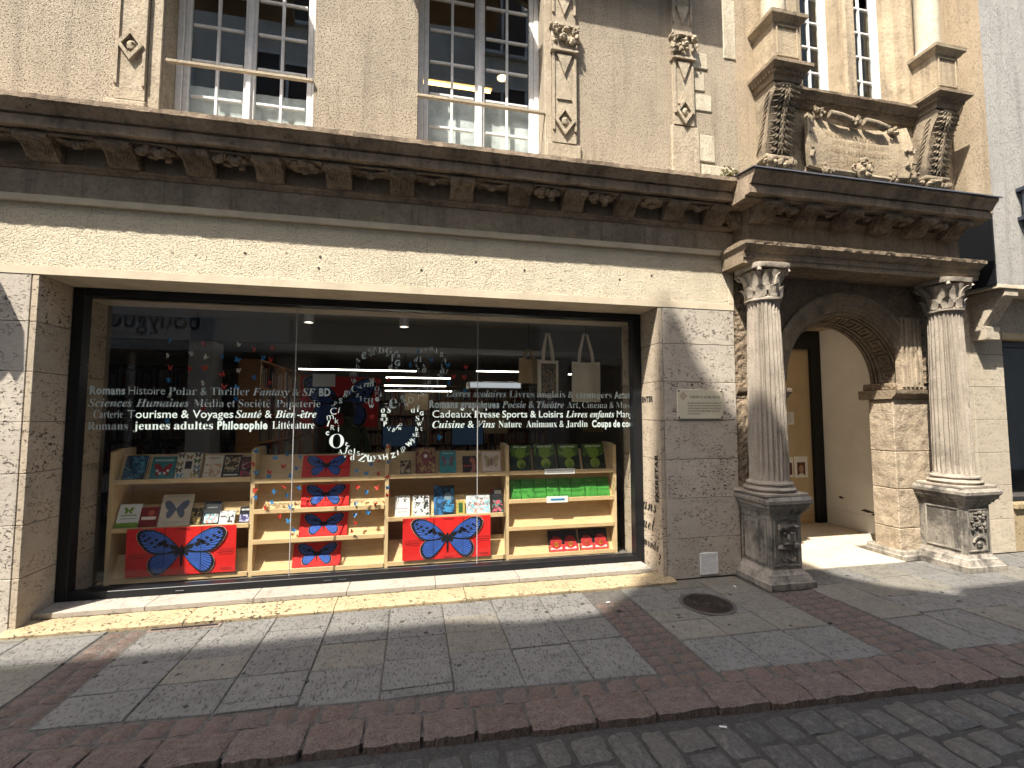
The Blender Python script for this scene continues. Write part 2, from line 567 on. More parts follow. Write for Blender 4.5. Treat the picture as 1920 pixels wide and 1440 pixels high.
# between the first and second band of setts
xs = [-1.925, -1.485, -1.045, -.617, -.167, .26, .683, 1.107, 1.525]
for i in range(8):
    a, b = xs[i], xs[i + 1]
    o = random.uniform(-.02, .02)
    ys = [-.115, -.37 + o - .02 * (i % 2), -.665 + o, -.985 + random.uniform(-.015, .015)]
    e0, e1 = edge_y(a), edge_y(b)
    for j in range(3):
        slab(a, b, ys[j + 1], ys[j], sl_mat())
    if i in (2, 4):
        slab(a, b, edge_y(b) + .10, ys[3], sl_mat())
        slab(a, b, (e0 + e1) / 2, edge_y(b) + .10, sl_mat())
    else:
        slab(a, b, min(e0, e1), ys[3], M['slab'], sk=[(0, e0 - min(e0, e1)), (0, e1 - min(e0, e1)), (0, 0), (0, 0)])
# left of the first band
for k in range(7):
    b = -2.215 - .5 * k; a = b - .5
    for (y1, y0) in ((-.02, -.16), (-.16, -.53), (-.53, -.985), (-.985, edge_y(b) - .01)):
        slab(a, b, y0, y1, M['slab_warm'] if random.random() < .35 else M['slab'])
# between second and third band, round the manhole
for (a, b) in ((1.90, 2.30), (2.30, 2.74), (2.74, 3.18)):
    ys = [-.015, -.30, -.62, -.83, -1.12] if a < 2 else ([-.015, -.22, -.80, -1.12] if a < 2.5 else [-.015, -.42, -.79, -1.13])
    if a < 2: ys = [-.115] + ys[1:]
    for j in range(len(ys) - 1):
        slab(a, b, ys[j + 1], ys[j], M['slab_warm'] if random.random() < .45 else M['slab'])
    slab(a, b, edge_y(b) - .02, ys[-1], M['slab'])
# right of the third band: bigger, older slabs
random.seed(21)
x = 3.66
while x < 9.0:
    w = random.uniform(.40, .52)
    y = -.02 if (x > 3.85 and x < 5.3) else -.02
    ys = [y]
    while ys[-1] > -1.2: ys.append(ys[-1] - random.uniform(.30, .42))
    ys[-1] = edge_y(x + w / 2) - .02
    for j in range(len(ys) - 1):
        sk = [(random.uniform(-.02, .02), random.uniform(-.012, .012)) for _ in range(4)] if x > 4 else None
        slab(x, x + w, ys[j + 1], ys[j], M['slab_warm'] if random.random() < .3 else M['slab'], sk=sk)
    x += w

# ---- setts, kerbstones and cobbles share a few lumpy meshes
def lump(name, mat, nx, ny, h, wear, amp, seed, crown=.0):
    """a unit stone (1 x 1 on plan, top near z = 0)"""
    m = MB()
    def f(u, v):
        x, y = u - .5, v - .5
        ex, ey = abs(x) * 2, abs(y) * 2
        z = crown * (1 - ex * ex) * (1 - ey * ey)
        k = noise.noise(Vector((x * 3 + seed * 9, y * 3, seed))) + .6 * noise.noise(Vector((x * 8 + seed * 9, y * 8, seed)))
        z += amp * k
        if max(ex, ey) > .99: z -= wear
        s = 1 - .035 * (ex * ey) ** 3 - (.07 * abs(noise.noise(Vector((x * 7, y * 7, seed * 5)))) if max(ex, ey) > .99 else 0)
        return (x * s, y * s, z)
    m.sheet(f, nx, ny)
    w = nx + 1
    rim = [i for i in range(w)] + [j * w + nx for j in range(1, ny + 1)] + [ny * w + i for i in range(nx - 1, -1, -1)] + [j * w for j in range(ny - 1, 0, -1)]
    n0 = len(m.v)
    for i in rim:
        p = m.v[i]
        m.v.append(Vector((p.x * 1.01, p.y * 1.01, -h)))
    for k in range(len(rim)):
        k2 = (k + 1) % len(rim)
        m.f.append((rim[k], rim[k2], n0 + k2, n0 + k))
    return m.mesh(name, mat, 50)

sett_me = [lump('sett', M['porphyry'], 4, 4, .05, .010, .012, s, .004) for s in range(6)]
kerb_me = [lump('kerbstone', M['kerb'], 12, 8, .14, .008, .014, s + 20, .0) for s in range(5)]
cob_me = [lump('cobble', M['cobble'], 6, 6, .06, .012, .008, s + 40, .005) for s in range(8)]

def put(me, name, par, x, y, z, sx, sy, rz, tilt=.02):
    link(name, random.choice(me), par, (x, y, z), (random.uniform(-tilt, tilt), random.uniform(-tilt, tilt), rz), (sx, sy, 1))

random.seed(5)
# bands of small red setts across the pavement
for (a, b, ya) in ((-2.21, -1.93, -.14), (1.53, 1.895, -.36), (3.19, 3.655, -.47)):
    y = ya
    while y > -1.36 - .056 * (a + 1.9) + .1:
        h = random.uniform(.085, .115); n = 2 if b - a < .3 else 3
        cuts = [a] + sorted(a + (b - a) * (k + random.uniform(-.14, .14)) / n for k in range(1, n)) + [b]
        for k in range(n):
            put(sett_me, 'sett', pav, (cuts[k] + cuts[k + 1]) / 2, y - h / 2, .000, cuts[k + 1] - cuts[k] - .014, h - .014, random.uniform(-.06, .06))
        y -= h
# the row of setts inside the kerb
x = -5.6
while x < 8.5:
    w = random.uniform(.12, .20)
    yy = (edge_y(x) + kerb_y(x) + .115) / 2 - .02
    put(sett_me, 'sett', pav, x + w / 2, yy, .001, w - .018, .135, -.052 + random.uniform(-.05, .05))
    x += w
# kerbstones
x = -5.8
while x < 9.5:
    w = random.uniform(.27, .37)
    put(kerb_me, 'kerbstone', pav, x + w / 2, kerb_y(x + w / 2) - .02, .004, w - .008, random.uniform(.205, .235), -.052 + random.uniform(-.02, .02), .012)
    x += w
# street cobbles, laid in courses across the street; the ones in view are single stones
def in_view(x, y):
    v = Vector((x, y, -.07)) - cam.location
    yaw = rad(11.944); pit = rad(3.777)
    f = Vector((math.sin(yaw) * math.cos(pit), math.cos(yaw) * math.cos(pit), math.sin(pit)))
    r = Vector((math.cos(yaw), -math.sin(yaw), 0)); u = r.cross(f)
    d = v.dot(f)
    if d < .3: return False
    return abs(v.dot(r) / d * 870) < 1060 and v.dot(u) / d * 870 > -800
rest = []
single = 0
x = -6.5
while x < 11.0:
    w = random.choice((random.uniform(.15, .18), random.uniform(.17, .215)))
    xm = x + w / 2
    y = kerb_y(xm) - .145 - random.uniform(0, .05)
    while y > -6.3:
        h = random.choice((random.uniform(.16, .22), random.uniform(.22, .30)))
        ym = y - h / 2
        xx = xm + .10 * (y + 1.6) * -.35
        if in_view(xx, ym) and single < 300:
            put(cob_me, 'cobble', road, xx, ym, -.036 + random.uniform(-.006, .006), w - .014, h - .016, random.uniform(-.05, .05) + .035, .03)
            single += 1
        else:
            rest.append((xx, ym, w - .014, h - .016))
        y -= h
    x += w
m = MB()
for (cx, cy, w, h) in rest:
    z = -.036 + random.uniform(-.006, .006); e = .014
    m.loft([[(cx + sx * (w / 2 - k), cy + sy * (h / 2 - k), zz) for sx, sy in ((-1, -1), (1, -1), (1, 1), (-1, 1))] for k, zz in ((0, -.12), (0, z - .012), (e, z))])
m.build('cobble_field', M['cobble'], road, kind='stuff')

# ------------------------------------------------------------------ the old house with the bookshop
house = thing('bookshop_building', 'old rendered stone house with carved cornice above a wide bookshop window', 'building', (0, 0, 0))
def part(name, mb, mat, par=house, smooth=None, **k):
    return mb.build(name, mat, par, smooth, **k)

XL, XR = -7.4, 6.42
# upper wall with openings
def wall_holes(m, x0, x1, z0, z1, y0, y1, holes):
    hs = sorted(holes); x = x0
    for (a, b, c, d) in hs:
        m.box(x, a, y0, y1, z0, z1)
        if c > z0: m.box(a, b, y0, y1, z0, c)
        if d < z1: m.box(a, b, y0, y1, d, z1)
        x = b
    m.box(x, x1, y0, y1, z0, z1)
    return m
W1 = (-2.10, -.915, 4.12, 6.15); W2 = (-.005, 1.225, 4.12, 6.15)
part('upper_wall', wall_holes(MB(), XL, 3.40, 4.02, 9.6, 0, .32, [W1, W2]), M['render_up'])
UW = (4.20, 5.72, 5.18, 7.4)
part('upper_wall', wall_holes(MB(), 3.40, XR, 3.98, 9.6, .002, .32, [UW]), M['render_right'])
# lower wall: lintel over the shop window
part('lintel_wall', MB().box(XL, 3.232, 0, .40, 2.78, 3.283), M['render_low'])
part('lintel_trim', MB().box(XL, 3.29, -.005, .42, 2.715, 2.78), M['cement'])
part('lintel_trim', MB().box(3.232, 3.29, -.006, .3, 2.784, 3.281), M['cement'])
part('lintel_trim', MB().run([(.1, 3.285), (-.028, 3.285), (-.032, 3.29), (-.032, 3.338), (-.026, 3.343), (.1, 3.343)], XL, 3.295, .1, .0025, 5), M['cement'])
part('backing_wall', MB().box(XL, XR, .32, .42, 3.0, 9.6) if False else MB().box(XL, 3.30, .10, .40, 3.345, 4.02), M['frieze'])
random.seed(41)
for (ax, az) in ((-1.97, 2.96), (-1.80, 2.955), (-1.10, 3.02), (-.82, 3.0), (-.83, 2.90), (.05, 2.94), (1.02, 3.0), (1.38, 2.93), (2.0, 2.97), (-1.42, 2.99), (.55, 3.05), (2.35, 3.03)):
    part('wall_anchor', MB().prism([(ax + .011 * math.cos(k), az + .011 * math.sin(k)) for k in [i * .785 for i in range(8)]], 'y', -.004, .004), M['quoin'] if random.random() < .5 else M['iron'])
def crack(x, z, n, dx, dz):
    m = MB(); p = Vector((x, -.0035, z))
    for i in range(n):
        q = p + Vector((dx + random.uniform(-.02, .02), 0, dz + random.uniform(-.02, .02)))
        m.tube([p, q], .0007, 4); p = q
    part('plaster_crack', m, M['iron'])
crack(-2.55, 3.28, 7, -.012, -.035); crack(-1.02, 3.28, 4, .004, -.03); crack(.62, 2.79, 7, .02, .03); crack(1.4, 3.05, 6, .03, -.01)
# pier cores
part('pier_core', MB().box(2.455, 3.285, .055, .9, 0, 2.714), M['mortar'])
part('pier_core', MB().box(XL, -2.925, .055, .9, 0, 2.714), M['mortar'])
ZJ = [0.0, .392, .785, 1.172, 1.563, 1.952, 2.342, 2.713]
def slab_box(name, x0, x1, y0, y1, z0, z1, mat, c=.003):
    g = .0022
    cx, cy, cz = (x0 + x1) / 2, (y0 + y1) / 2, (z0 + z1) / 2
    m = MB().cbox(x0 - cx + g, x1 - cx - g, y0 - cy, y1 - cy, z0 - cz + g, z1 - cz - g, c)
    return m.build(name, mat, house, loc=(cx, cy, cz))
random.seed(11)
for a, b in zip(ZJ, ZJ[1:]):
    d = random.uniform(-.0015, .0015)
    slab_box('stone_slab', 2.462, 3.288, d, .06, a, b, M['trav'])
    slab_box('stone_slab', 2.41, 2.46, .0005 + d, .44, a, b, M['trav_jamb'])
    slab_box('stone_slab', 2.41, 2.46, .441, .84, a, b, M['trav_jamb'])
    slab_box('stone_slab', -2.92, -2.87, .0005 + d, .44, a, b, M['trav_jamb'])
    slab_box('stone_slab', -2.92, -2.87, .441, .84, a, b, M['trav_jamb'])
    slab_box('stone_slab', -3.80, -2.922, d, .06, a, b, M['trav'])
    slab_box('stone_slab', -4.70, -3.802, -d, .06, a, b, M['trav'])
    for q in range(3): slab_box('stone_slab', -5.60 - .9 * q, -4.702 - .9 * q, d, .06, a, b, M['trav'])
# threshold step and sill
xs = [-2.93, -1.72, -.62, .47, 1.42, 2.50]
for a, b in zip(xs, xs[1:]):
    prof = [(.16, -.03), (-.105, -.03), (-.112, .0), (-.112, .018), (-.095, .028), (.0, .031), (.16, .034)]
    o = MB().run([(y, z) for y, z in prof], a + .003, b - .003, .05, .006, 9)
    part('step_slab', o, M['step'], smooth=40)
xs = [-2.868, -2.10, -1.30, -.55, .22, 1.0, 1.72, 2.37]
for a, b in zip(xs, xs[1:]):
    part('sill_slab', MB().cbox(a + .0015, b - .0015, .135, .47, .036, .078, .004), M['sill'])

# cornice of the bookshop front
part('frieze', MB().run([(.12, 3.345), (-.008, 3.345), (-.008, 3.548), (.12, 3.548)], XL, 3.30, .25, .003, 3), M['frieze'])
cor = part('cornice', MB().run([(.10, 3.742), (-.20, 3.742), (-.205, 3.760), (-.282, 3.760), (-.284, 3.832), (-.268, 3.836), (-.268, 3.846), (-.302, 3.849), (-.306, 3.862), (-.325, 3.878), (-.346, 3.902), (-.352, 3.914), (-.364, 3.918), (-.366, 3.955), (-.15, 4.0), (.10, 4.03)], XL, 3.13, .022, .0048, 21, 3), M['cornice'], smooth=25)
part('bed_moulding', MB().run([(.10, 3.548), (-.022, 3.548), (-.030, 3.560), (-.044, 3.572), (-.056, 3.575), (-.058, 3.590), (.10, 3.590)], XL, 3.25, .03, .003, 16, 9), M['cornice'], cor, smooth=40)
part('cornice_back', MB().box(XL, 3.28, -.004, .1, 3.588, 3.745), M['frieze'], cor)

def scroll_leaf(m, cx, w, yz, k=5, t=.012):
    """a ribbed acanthus leaf laid over a bracket: yz is the bracket's outer line"""
    n = len(yz)
    for s in range(-k, k + 1):
        a = s / k
        pts = []
        for i, (y, z) in enumerate(yz):
            f = i / (n - 1)
            ww = math.sin(math.pi * (.12 + .80 * f)) ** .6
            pts.append((cx + a * w * ww, y - t * (1 - .7 * abs(a)), z - t * .4))
        m.tube(pts, lambda f: .010 * (1 - .35 * abs(a)) + .003 * math.sin(f * 22 + s), 5)

def modillion_mesh(name, seed):
    m = MB(); w = .105
    prof = [(.0, 3.742), (-.225, 3.742), (-.238, 3.728), (-.238, 3.708), (-.222, 3.692), (-.195, 3.690), (-.165, 3.682), (-.135, 3.660), (-.115, 3.634), (-.098, 3.612), (-.080, 3.598), (-.05, 3.592), (0, 3.591)]
    m.prism(prof, 'x', -w, w)
    m.v = [p + noise.noise_vector(p * 9 + Vector((seed, 0, 0))) * .006 for p in m.v]
    scroll_leaf(m, 0, .088, [(-.228, 3.722), (-.220, 3.690), (-.185, 3.684), (-.148, 3.666), (-.118, 3.630), (-.092, 3.602)], 4, .005)
    for s in (-1, 1):
        m.tube([(s * (w + .004), -.205 + .022 * math.cos(a), 3.716 + .022 * math.sin(a)) for a in [i * .7 for i in range(9)]], .007, 5)
    return m.mesh(name, M['carved'], 35)
mods = [modillion_mesh('modillion', s) for s in range(3)]
MX = [-3.39, -2.845, -2.30, -1.75, -1.215, -.66, -.13, .405, .945, 1.475, 2.02, 2.55, 3.02]
for i, x in enumerate(MX):
    link('modillion', mods[i % 3], cor, (x, .0, 0), (0, 0, random.uniform(-.02, .02)))
def rosette_mesh(name, seed, kind):
    random.seed(seed); m = MB()
    if kind == 0:          # a hanging spray of leaves
        for i in range(11):
            a = (i - 5) / 5
            m.tube([(0, 0, 0), (a * .075, -.03, -.042 + .012 * abs(a)), (a * .15, -.055 + .02 * a * a, -.05 + .045 * abs(a))], lambda f: .019 * (1 - .6 * f), 5)
        m.blob((0, -.02, -.05), (.036, .036, .03), seed)
    elif kind == 1:        # a cushion flower
        for i in range(8):
            a = 2 * math.pi * i / 8
            m.blob((.08 * math.cos(a), .06 * math.sin(a), -.024), (.045, .036, .026), seed + i)
        m.blob((0, 0, -.045), .036, seed)
    else:                  # a lump of fruit
        for i in range(12):
            m.blob((random.uniform(-.11, .11), random.uniform(-.06, .04), random.uniform(-.06, -.015)), random.uniform(.024, .040), seed + i, .2, 7, 4)
    m.box(-.15, .15, -.075, .09, -.008, .004)
    return m.mesh(name, M['carved'], 40)
ros = [rosette_mesh('rosette', 3, 0), rosette_mesh('rosette', 4, 1), rosette_mesh('rosette', 5, 2), rosette_mesh('rosette', 6, 0)]
for i, (a, b) in enumerate(zip(MX, MX[1:])):
    link('rosette', ros[(i * 7 + i // 3) % 4], cor, ((a + b) / 2, -.15, 3.740))
random.seed(31)

# ------------------------------------------------------------------ upper windows
pane_cache = {}
def casement(par, x0, x1, z0, z1, y, pitch, zref, leaves=2, cols=2, fw=.055):
    """a white wooden casement; panes are parts, bars a part"""
    m = MB(); b = MB()
    m.cbox(x0, x0 + fw, y, y + .06, z0, z1); m.cbox(x1 - fw, x1, y, y + .06, z0, z1)
    m.cbox(x0 + fw, x1 - fw, y, y + .06, z0, z0 + .06); m.cbox(x0 + fw, x1 - fw, y, y + .06, z1 - .06, z1)
    lw = (x1 - x0 - 2 * fw) / leaves
    for l in range(leaves):
        a = x0 + fw + l * lw; c = a + lw; st = .048
        m.cbox(a + .002, a + st, y + .008, y + .05, z0 + .062, z1 - .062); m.cbox(c - st, c - .002, y + .008, y + .05, z0 + .062, z1 - .062)
        m.cbox(a + st, c - st, y + .008, y + .05, z0 + .062, z0 + .12)
        pw = (c - a - 2 * st) / cols
        for k in range(1, cols):
            xx = a + st + k * pw
            b.cbox(xx - .013, xx + .013, y + .016, y + .046, z0 + .12, z1 - .062, .004)
        zs = [z0 + .12]
        z = zref
        while z < z0 + .2: z += pitch
        while z < z1 - .12:
            zs.append(z); z += pitch
        zs.append(z1 - .062)
        for z in zs[1:-1]:
            for k in range(cols):
                b.cbox(a + st + k * pw + .0135, a + st + (k + 1) * pw - .0135, y + .017, y + .045, z - .013, z + .013, .004)
        for za, zb in zip(zs, zs[1:]):
            if za > 6.4: continue
            for k in range(cols):
                xa = a + st + k * pw
                pm = MB().box(-pw / 2, pw / 2, -.0015, .0015, -(zb - za) / 2, (zb - za) / 2)
                pm.build('pane', M['pane'], par, loc=(xa + pw / 2, y + .032, (za + zb) / 2), rot=(random.uniform(-.006, .006), 0, random.uniform(-.006, .006)))
    if leaves == 2:
        xm = (x0 + x1) / 2
        m.cbox(xm - .022, xm + .022, y - .012, y + .007, z0 + .03, z1 - .03)
    m.build('frame', M['white_paint'], par)
    b.build('glazing_bars', M['white_paint'], par)

def upstairs(par, x0, x1, z0, z1, y, ctop):
    c = MB().sheet(lambda u, v: (x0 + .05 + (x1 - x0 - .1) * u, y + .003 * math.sin(u * 31 + 2 * math.sin(u * 9)), z0 + .05 + (ctop - z0 - .05) * v), 60, 1)
    c.build('net_curtain', M['curtain'], par, 60)

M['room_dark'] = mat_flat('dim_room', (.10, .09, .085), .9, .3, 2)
for (wx, ct, lab) in ((W1, 4.60, 'left casement window with white glazing bars'), (W2, 4.80, 'right casement window with white glazing bars')):
    w = bpy.data.objects.new('window', None); COL.objects.link(w); w.parent = house; w['label'] = lab
    casement(w, wx[0], wx[1], wx[2], wx[3], .19, .335, 4.455)
    upstairs(w, wx[0], wx[1], wx[2], wx[3], .29, ct)
    part('window_bar', MB().cbox(wx[0] - (.0 if wx[0] > -1 else -.03), wx[1] + .0, -.035, -.002, 4.572, 4.600, .004).rough(.004, 4), M['pilaster'], w)
    part('window_sill', MB().cbox(wx[0], wx[1], -.01, .3, 4.07, 4.118), M['pilaster'], w)
    hz = 5.70 if wx[0] < -1 else 5.99
    part('shade_hood', MB().run([(.0, hz + .12), (-.30, hz), (-.30, hz + .15), (.0, hz + .25)], wx[0] - .28, wx[1] - .36, .2), M['pilaster'], w)  # unseen hood added above the opening to shade the upper panes
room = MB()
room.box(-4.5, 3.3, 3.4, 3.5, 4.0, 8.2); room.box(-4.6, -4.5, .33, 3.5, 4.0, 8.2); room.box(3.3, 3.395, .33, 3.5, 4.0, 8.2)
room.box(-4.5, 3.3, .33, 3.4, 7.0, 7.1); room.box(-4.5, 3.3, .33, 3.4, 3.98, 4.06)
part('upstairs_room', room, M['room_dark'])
# things lit upstairs
tl = thing('tube_lamp', 'glowing warm tube lamp seen through the middle upper window', 'lamp', (.35, 2.4, 6.5))
MB().cbox(-.75, .75, -.05, .05, .03, .08).build('housing', M['white_paint'], tl)
MB().tube([(-.72, 0, 0), (.72, 0, 0)], .022, 8).build('tube', mat_emit('warm_tube', (1.0, .55, .16), 3), tl)
pl = thing('pendant_lamp', 'small glowing pendant lamp seen through the middle upper window', 'lamp', (1.16, 1.9, 6.36))
MB().lathe([(.02, .10), (.09, .0), (.075, -.002), (.0, .09)], 0, 0, 12).build('shade', M['white_paint'], pl)
MB().blob((0, 0, .01), .04, 0, 0).build('bulb', mat_emit('warm_bulb', (1.0, .70, .35), 5), pl, 60)
MB().tube([(0, 0, .1), (0, 0, .63)], .004, 5).build('cord', M['black'], pl)

# ------------------------------------------------------------------ carved pilasters of the upper storey
def lozenge(m, cx, cz, w, h, y, t=.028):
    o = [(cx, cz + h), (cx + w, cz), (cx, cz - h), (cx - w, cz)]
    for (a, b) in zip(o, o[1:] + o[:1]):
        ca, cb = (cx + (a[0] - cx) * .66, cz + (a[1] - cz) * .66), (cx + (b[0] - cx) * .66, cz + (b[1] - cz) * .66)
        m.prism([a, b, cb, ca], 'y', y - t, y + .002)

def pilaster(x0, x1, z0, z1, capz=None, loz=(), tri=(), side=0):
    p = part('pilaster', MB().run([(.02, z0), (-.035, z0), (-.035, z1), (.02, z1)], x0, x1, .06, .003, 8), M['pilaster'])
    m = MB(); e = .022; yb = -.036
    for a, b in ((x0, x0 + e), (x1 - e, x1)):
        m.run([(yb + .004, z0 + .12), (yb - .014, z0 + .12), (yb - .014, z1), (yb + .004, z1)], a, b, .02, .002)
    cx = (x0 + x1) / 2; w = (x1 - x0) * .46
    for z in loz:
        lozenge(m, cx, z, w * .95, w * 1.35, yb)
        m.blob((cx, yb - .008, z), (.035, .016, .04), z)
        m.blob((cx + .01, yb - .016, z + .012), (.018, .012, .018), z + 1)
    for z in tri:
        m.prism([(cx - w * .7, z + .10), (cx + w * .7, z + .10), (cx, z - .10)], 'y', yb - .022, yb + .002)
        m.prism([(cx - w * .7, z - .36), (cx + w * .7, z - .36), (cx, z - .22)], 'y', yb - .012, yb + .002)
    m.build('pilaster_relief', M['pilaster'], p, 35)
    if capz:
        c = MB()
        c.cbox(x0 - .02, x1 + .02, -.075, .0, capz - .10, capz - .07, .006)
        c.cbox(x0 - .01, x1 + .01, -.055, .0, capz - .068, capz + .15, .01)
        random.seed(int(capz * 100 + x0 * 37))
        for k in range(34):
            c.blob((random.uniform(x0 - .03, x1 + .03), random.uniform(-.10, -.05), random.uniform(capz - .03, capz + .15)), (random.uniform(.014, .032), .022, random.uniform(.012, .028)), k, .5, 7, 4)
        for s in (-1, 1):
            cxx = cx + s * w * .95
            c.tube([(cxx + .03 * math.cos(a) * (1 - a / 12), -.085, capz + .12 + .03 * math.sin(a) * (1 - a / 12)) for a in [i * .7 for i in range(11)]], .010, 5)
        c.cbox(x0 - .03, x1 + .03, -.085, .0, capz + .152, capz + .185, .006)
        c.build('pilaster_capital', M['pilaster'], p, 40)
pilaster(-2.43, -2.21, 4.20, 7.5, None, (4.66,), ())
pilaster(1.30, 1.545, 4.30, 5.30, 5.32, (4.52,), (5.10,))
pilaster(1.30, 1.545, 5.52, 7.5, None, (), (5.72,))
pilaster(2.63, 2.86, 4.66, 5.46, 5.46, (4.80,), (5.24,))
pilaster(2.63, 2.86, 5.66, 7.5, None, (), (5.86,))
part('pilaster_base', MB().cbox(1.24, 1.60, -.03, .02, 4.03, 4.30, .012).rough(.006, 6), M['pilaster'])
part('pilaster_base', MB().cbox(2.60, 2.93, -.03, .02, 4.03, 4.655, .012).rough(.006, 6), M['pilaster'])
part('pilaster_base', MB().cbox(-2.50, -2.19, -.05, .02, 4.03, 4.19, .012).rough(.006, 6), M['pilaster'])
part('window_jamb', MB().cbox(-2.205, -2.11, -.018, .2, 4.04, 7.5, .004), M['pilaster'])
part('window_jamb', MB().cbox(1.228, 1.298, -.02, .2, 4.04, 7.5, .004), M['pilaster'])
random.seed(3)
for (a, b, c, d) in ((2.865, 3.10, 4.86, 5.05), (2.865, 3.02, 5.08, 5.30), (2.865, 3.06, 5.33, 5.52), (2.935, 3.12, 4.30, 4.60), (2.96, 3.36, 4.04, 4.27), (3.26, 3.42, 5.5, 6.2)):
    part('quoin_stone', MB().cbox(a, b, -.012, .03, c, d, .01).rough(.005, 7, a), M['quoin'])

# ------------------------------------------------------------------ the portal
# walls behind and beside the columns
AX, AZ = 4.74, 1.985                       # arch centre
def arch_z(x, r):
    d = r * r - (x - AX) ** 2
    return AZ + math.sqrt(d) if d > 0 else AZ
def arch_wall(x0, x1, ztop, r, y0, y1, n=48):
    m = MB()
    xs = sorted(set([x0 + (x1 - x0) * i / n for i in range(n + 1)] + [AX - r, AX + r]))
    pts = [(x0, ztop)] + [(x0, AZ), (AX - r, AZ)] + [(AX + r * math.cos(math.pi - math.pi * i / 40), AZ + r * math.sin(math.pi - math.pi * i / 40)) for i in range(1, 40)] + [(AX + r, AZ), (x1, AZ), (x1, ztop)]
    m.prism(pts, 'y', y0, y1)
    return m
part('spandrel_wall', arch_wall(3.30, 6.20, 3.30, .985, .06, .42), M['portal_carved'])
def rough_face(x0, x1, z0, z1, y, amp, nx, nz, r):
    """eroded carved stone face with the arch left open"""
    m = MB(); P = {}; m.v = []; m.f = []
    for j in range(nz + 1):
        for i in range(nx + 1):
            x = x0 + (x1 - x0) * i / nx; z = z0 + (z1 - z0) * j / nz
            d = noise.noise(Vector((x * 9, z * 9, 1.3))) + .7 * noise.noise(Vector((x * 22, z * 22, 4.1))) + .4 * noise.noise(Vector((x * 45, z * 45, 2)))
            P[i, j] = len(m.v); m.v.append(Vector((x, y - amp * d, z)))
    for j in range(nz):
        for i in range(nx):
            x = x0 + (x1 - x0) * (i + .5) / nx; z = z0 + (z1 - z0) * (j + .5) / nz
            if (x - AX) ** 2 + (z - AZ) ** 2 < r * r: continue
            m.f.append((P[i, j], P[i + 1, j], P[i + 1, j + 1], P[i, j + 1]))
    return m
part('spandrel_relief', rough_face(3.31, 6.19, AZ, 3.12, .035, .016, 110, 44, .98), M['portal_carved'], smooth=60)
# archivolt ring: mouldings swept round the arch
def arch_band(prof, a0=0.0, a1=math.pi, n=56, amp=.0, seed=0, split=0):
    rings = []
    for i in range(n + 1):
        a = a0 + (a1 - a0) * i / n
        ring = []
        for (r, y) in prof:
            d = noise.noise(Vector((a * 9, r * 8 + seed, y * 9))) * amp
            ring.append((AX + (r + d) * math.cos(a), y + d * .6, AZ + (r + d) * math.sin(a)))
        rings.append(ring)
    return MB().loft(rings)
cuts = [0, .42, .92, 1.30, 1.78, 2.28, 2.75, math.pi]
for a, b in zip(cuts, cuts[1:]):
    part('arch_stone', arch_band([(.80, .04), (.815, .028), (.835, .028), (.845, .012), (.93, .010), (.945, -.012), (.985, -.016), (1.005, -.005), (1.005, .07), (.985, .35), (.675, .35), (.675, .335)], a + .003, b - .003, 14, .004), M['portal'], smooth=30)
# Greek key along the splayed soffit
def soffit(s, t, lift=0.0):
    """s is the angle, t goes 0..1 from the front edge to the back; lift stands off the surface"""
    r = .80 + (.675 - .80) * t - lift
    return (AX + r * math.cos(s), (.04 + .295 * t) - lift * .4, AZ + r * math.sin(s))
key = MB()
def key_bar(s0, s1, t0, t1, h=.016):
    n = max(1, int((s1 - s0) / .05)); P = []
    for i in range(n + 1):
        s = s0 + (s1 - s0) * i / n
        P.append([soffit(s, t0, -.004), soffit(s, t0, h), soffit(s, t1, h), soffit(s, t1, -.004)])
    key.loft(P)
for (t0, t1) in ((.06, .13), (.17, .22), (.80, .86), (.90, .97)):
    for k in range(12):
        key_bar(math.pi * k / 12, math.pi * (k + 1) / 12 - .004, t0, t1)
nk = 11; du = math.pi / nk; bw = du * .10; tw = .075
for k in range(nk):
    s = k * du
    for (a, b, c, d) in ((.02, .12, .28, .74), (.12, .62, .28, .355), (.52, .62, .355, .60), (.32, .52, .525, .60), (.32, .42, .43, .525), (.12, .98, .665, .74), (.76, .86, .28, .60), (.86, .98, .28, .355)):
        key_bar(s + a * du, s + b * du, c, d)
part('greek_key_relief', key, M['portal'])

# piers either side of the doorway
def pier(x0, x1, y0, y1, cuts, mat, nm='pier_stone'):
    for a, b in zip(cuts, cuts[1:]):
        part(nm, MB().cbox(x0, x1, y0, y1, a + .002, b - .002, .008).rough(.004, 7, a), mat)
pier(5.36, 6.05, .045, .34, [.06, .34, .78, 1.20, 1.80], M['jambstone'])
pier(3.32, 3.95, .045, .44, [.0, .42, .80, 1.20, 1.82], M['jambstone'])
for (a, b) in ((5.335, 6.08), (3.30, 3.965)):
    part('impost', MB().run([(.44, 1.80), (.04, 1.80), (.025, 1.825), (.0, 1.84), (-.012, 1.865), (-.012, 1.905), (.44, 1.905)], a, b, .04, .007, 9), M['portal'], smooth=40)
    part('springer', MB().cbox(a + .06 if a > 5 else a, b if a > 5 else b - .06, .05, .44, 1.907, 1.985, .01).rough(.008, 8), M['portal_carved'])
part('pier_plinth', MB().rects([(5.33, 6.06, -.01, .44, 0), (5.33, 6.06, -.01, .44, .045), (5.345, 6.05, .01, .44, .055), (5.35, 6.05, .02, .44, .085), (5.36, 6.05, .04, .44, .10)]).rough(.003, 9), M['pedestal'])
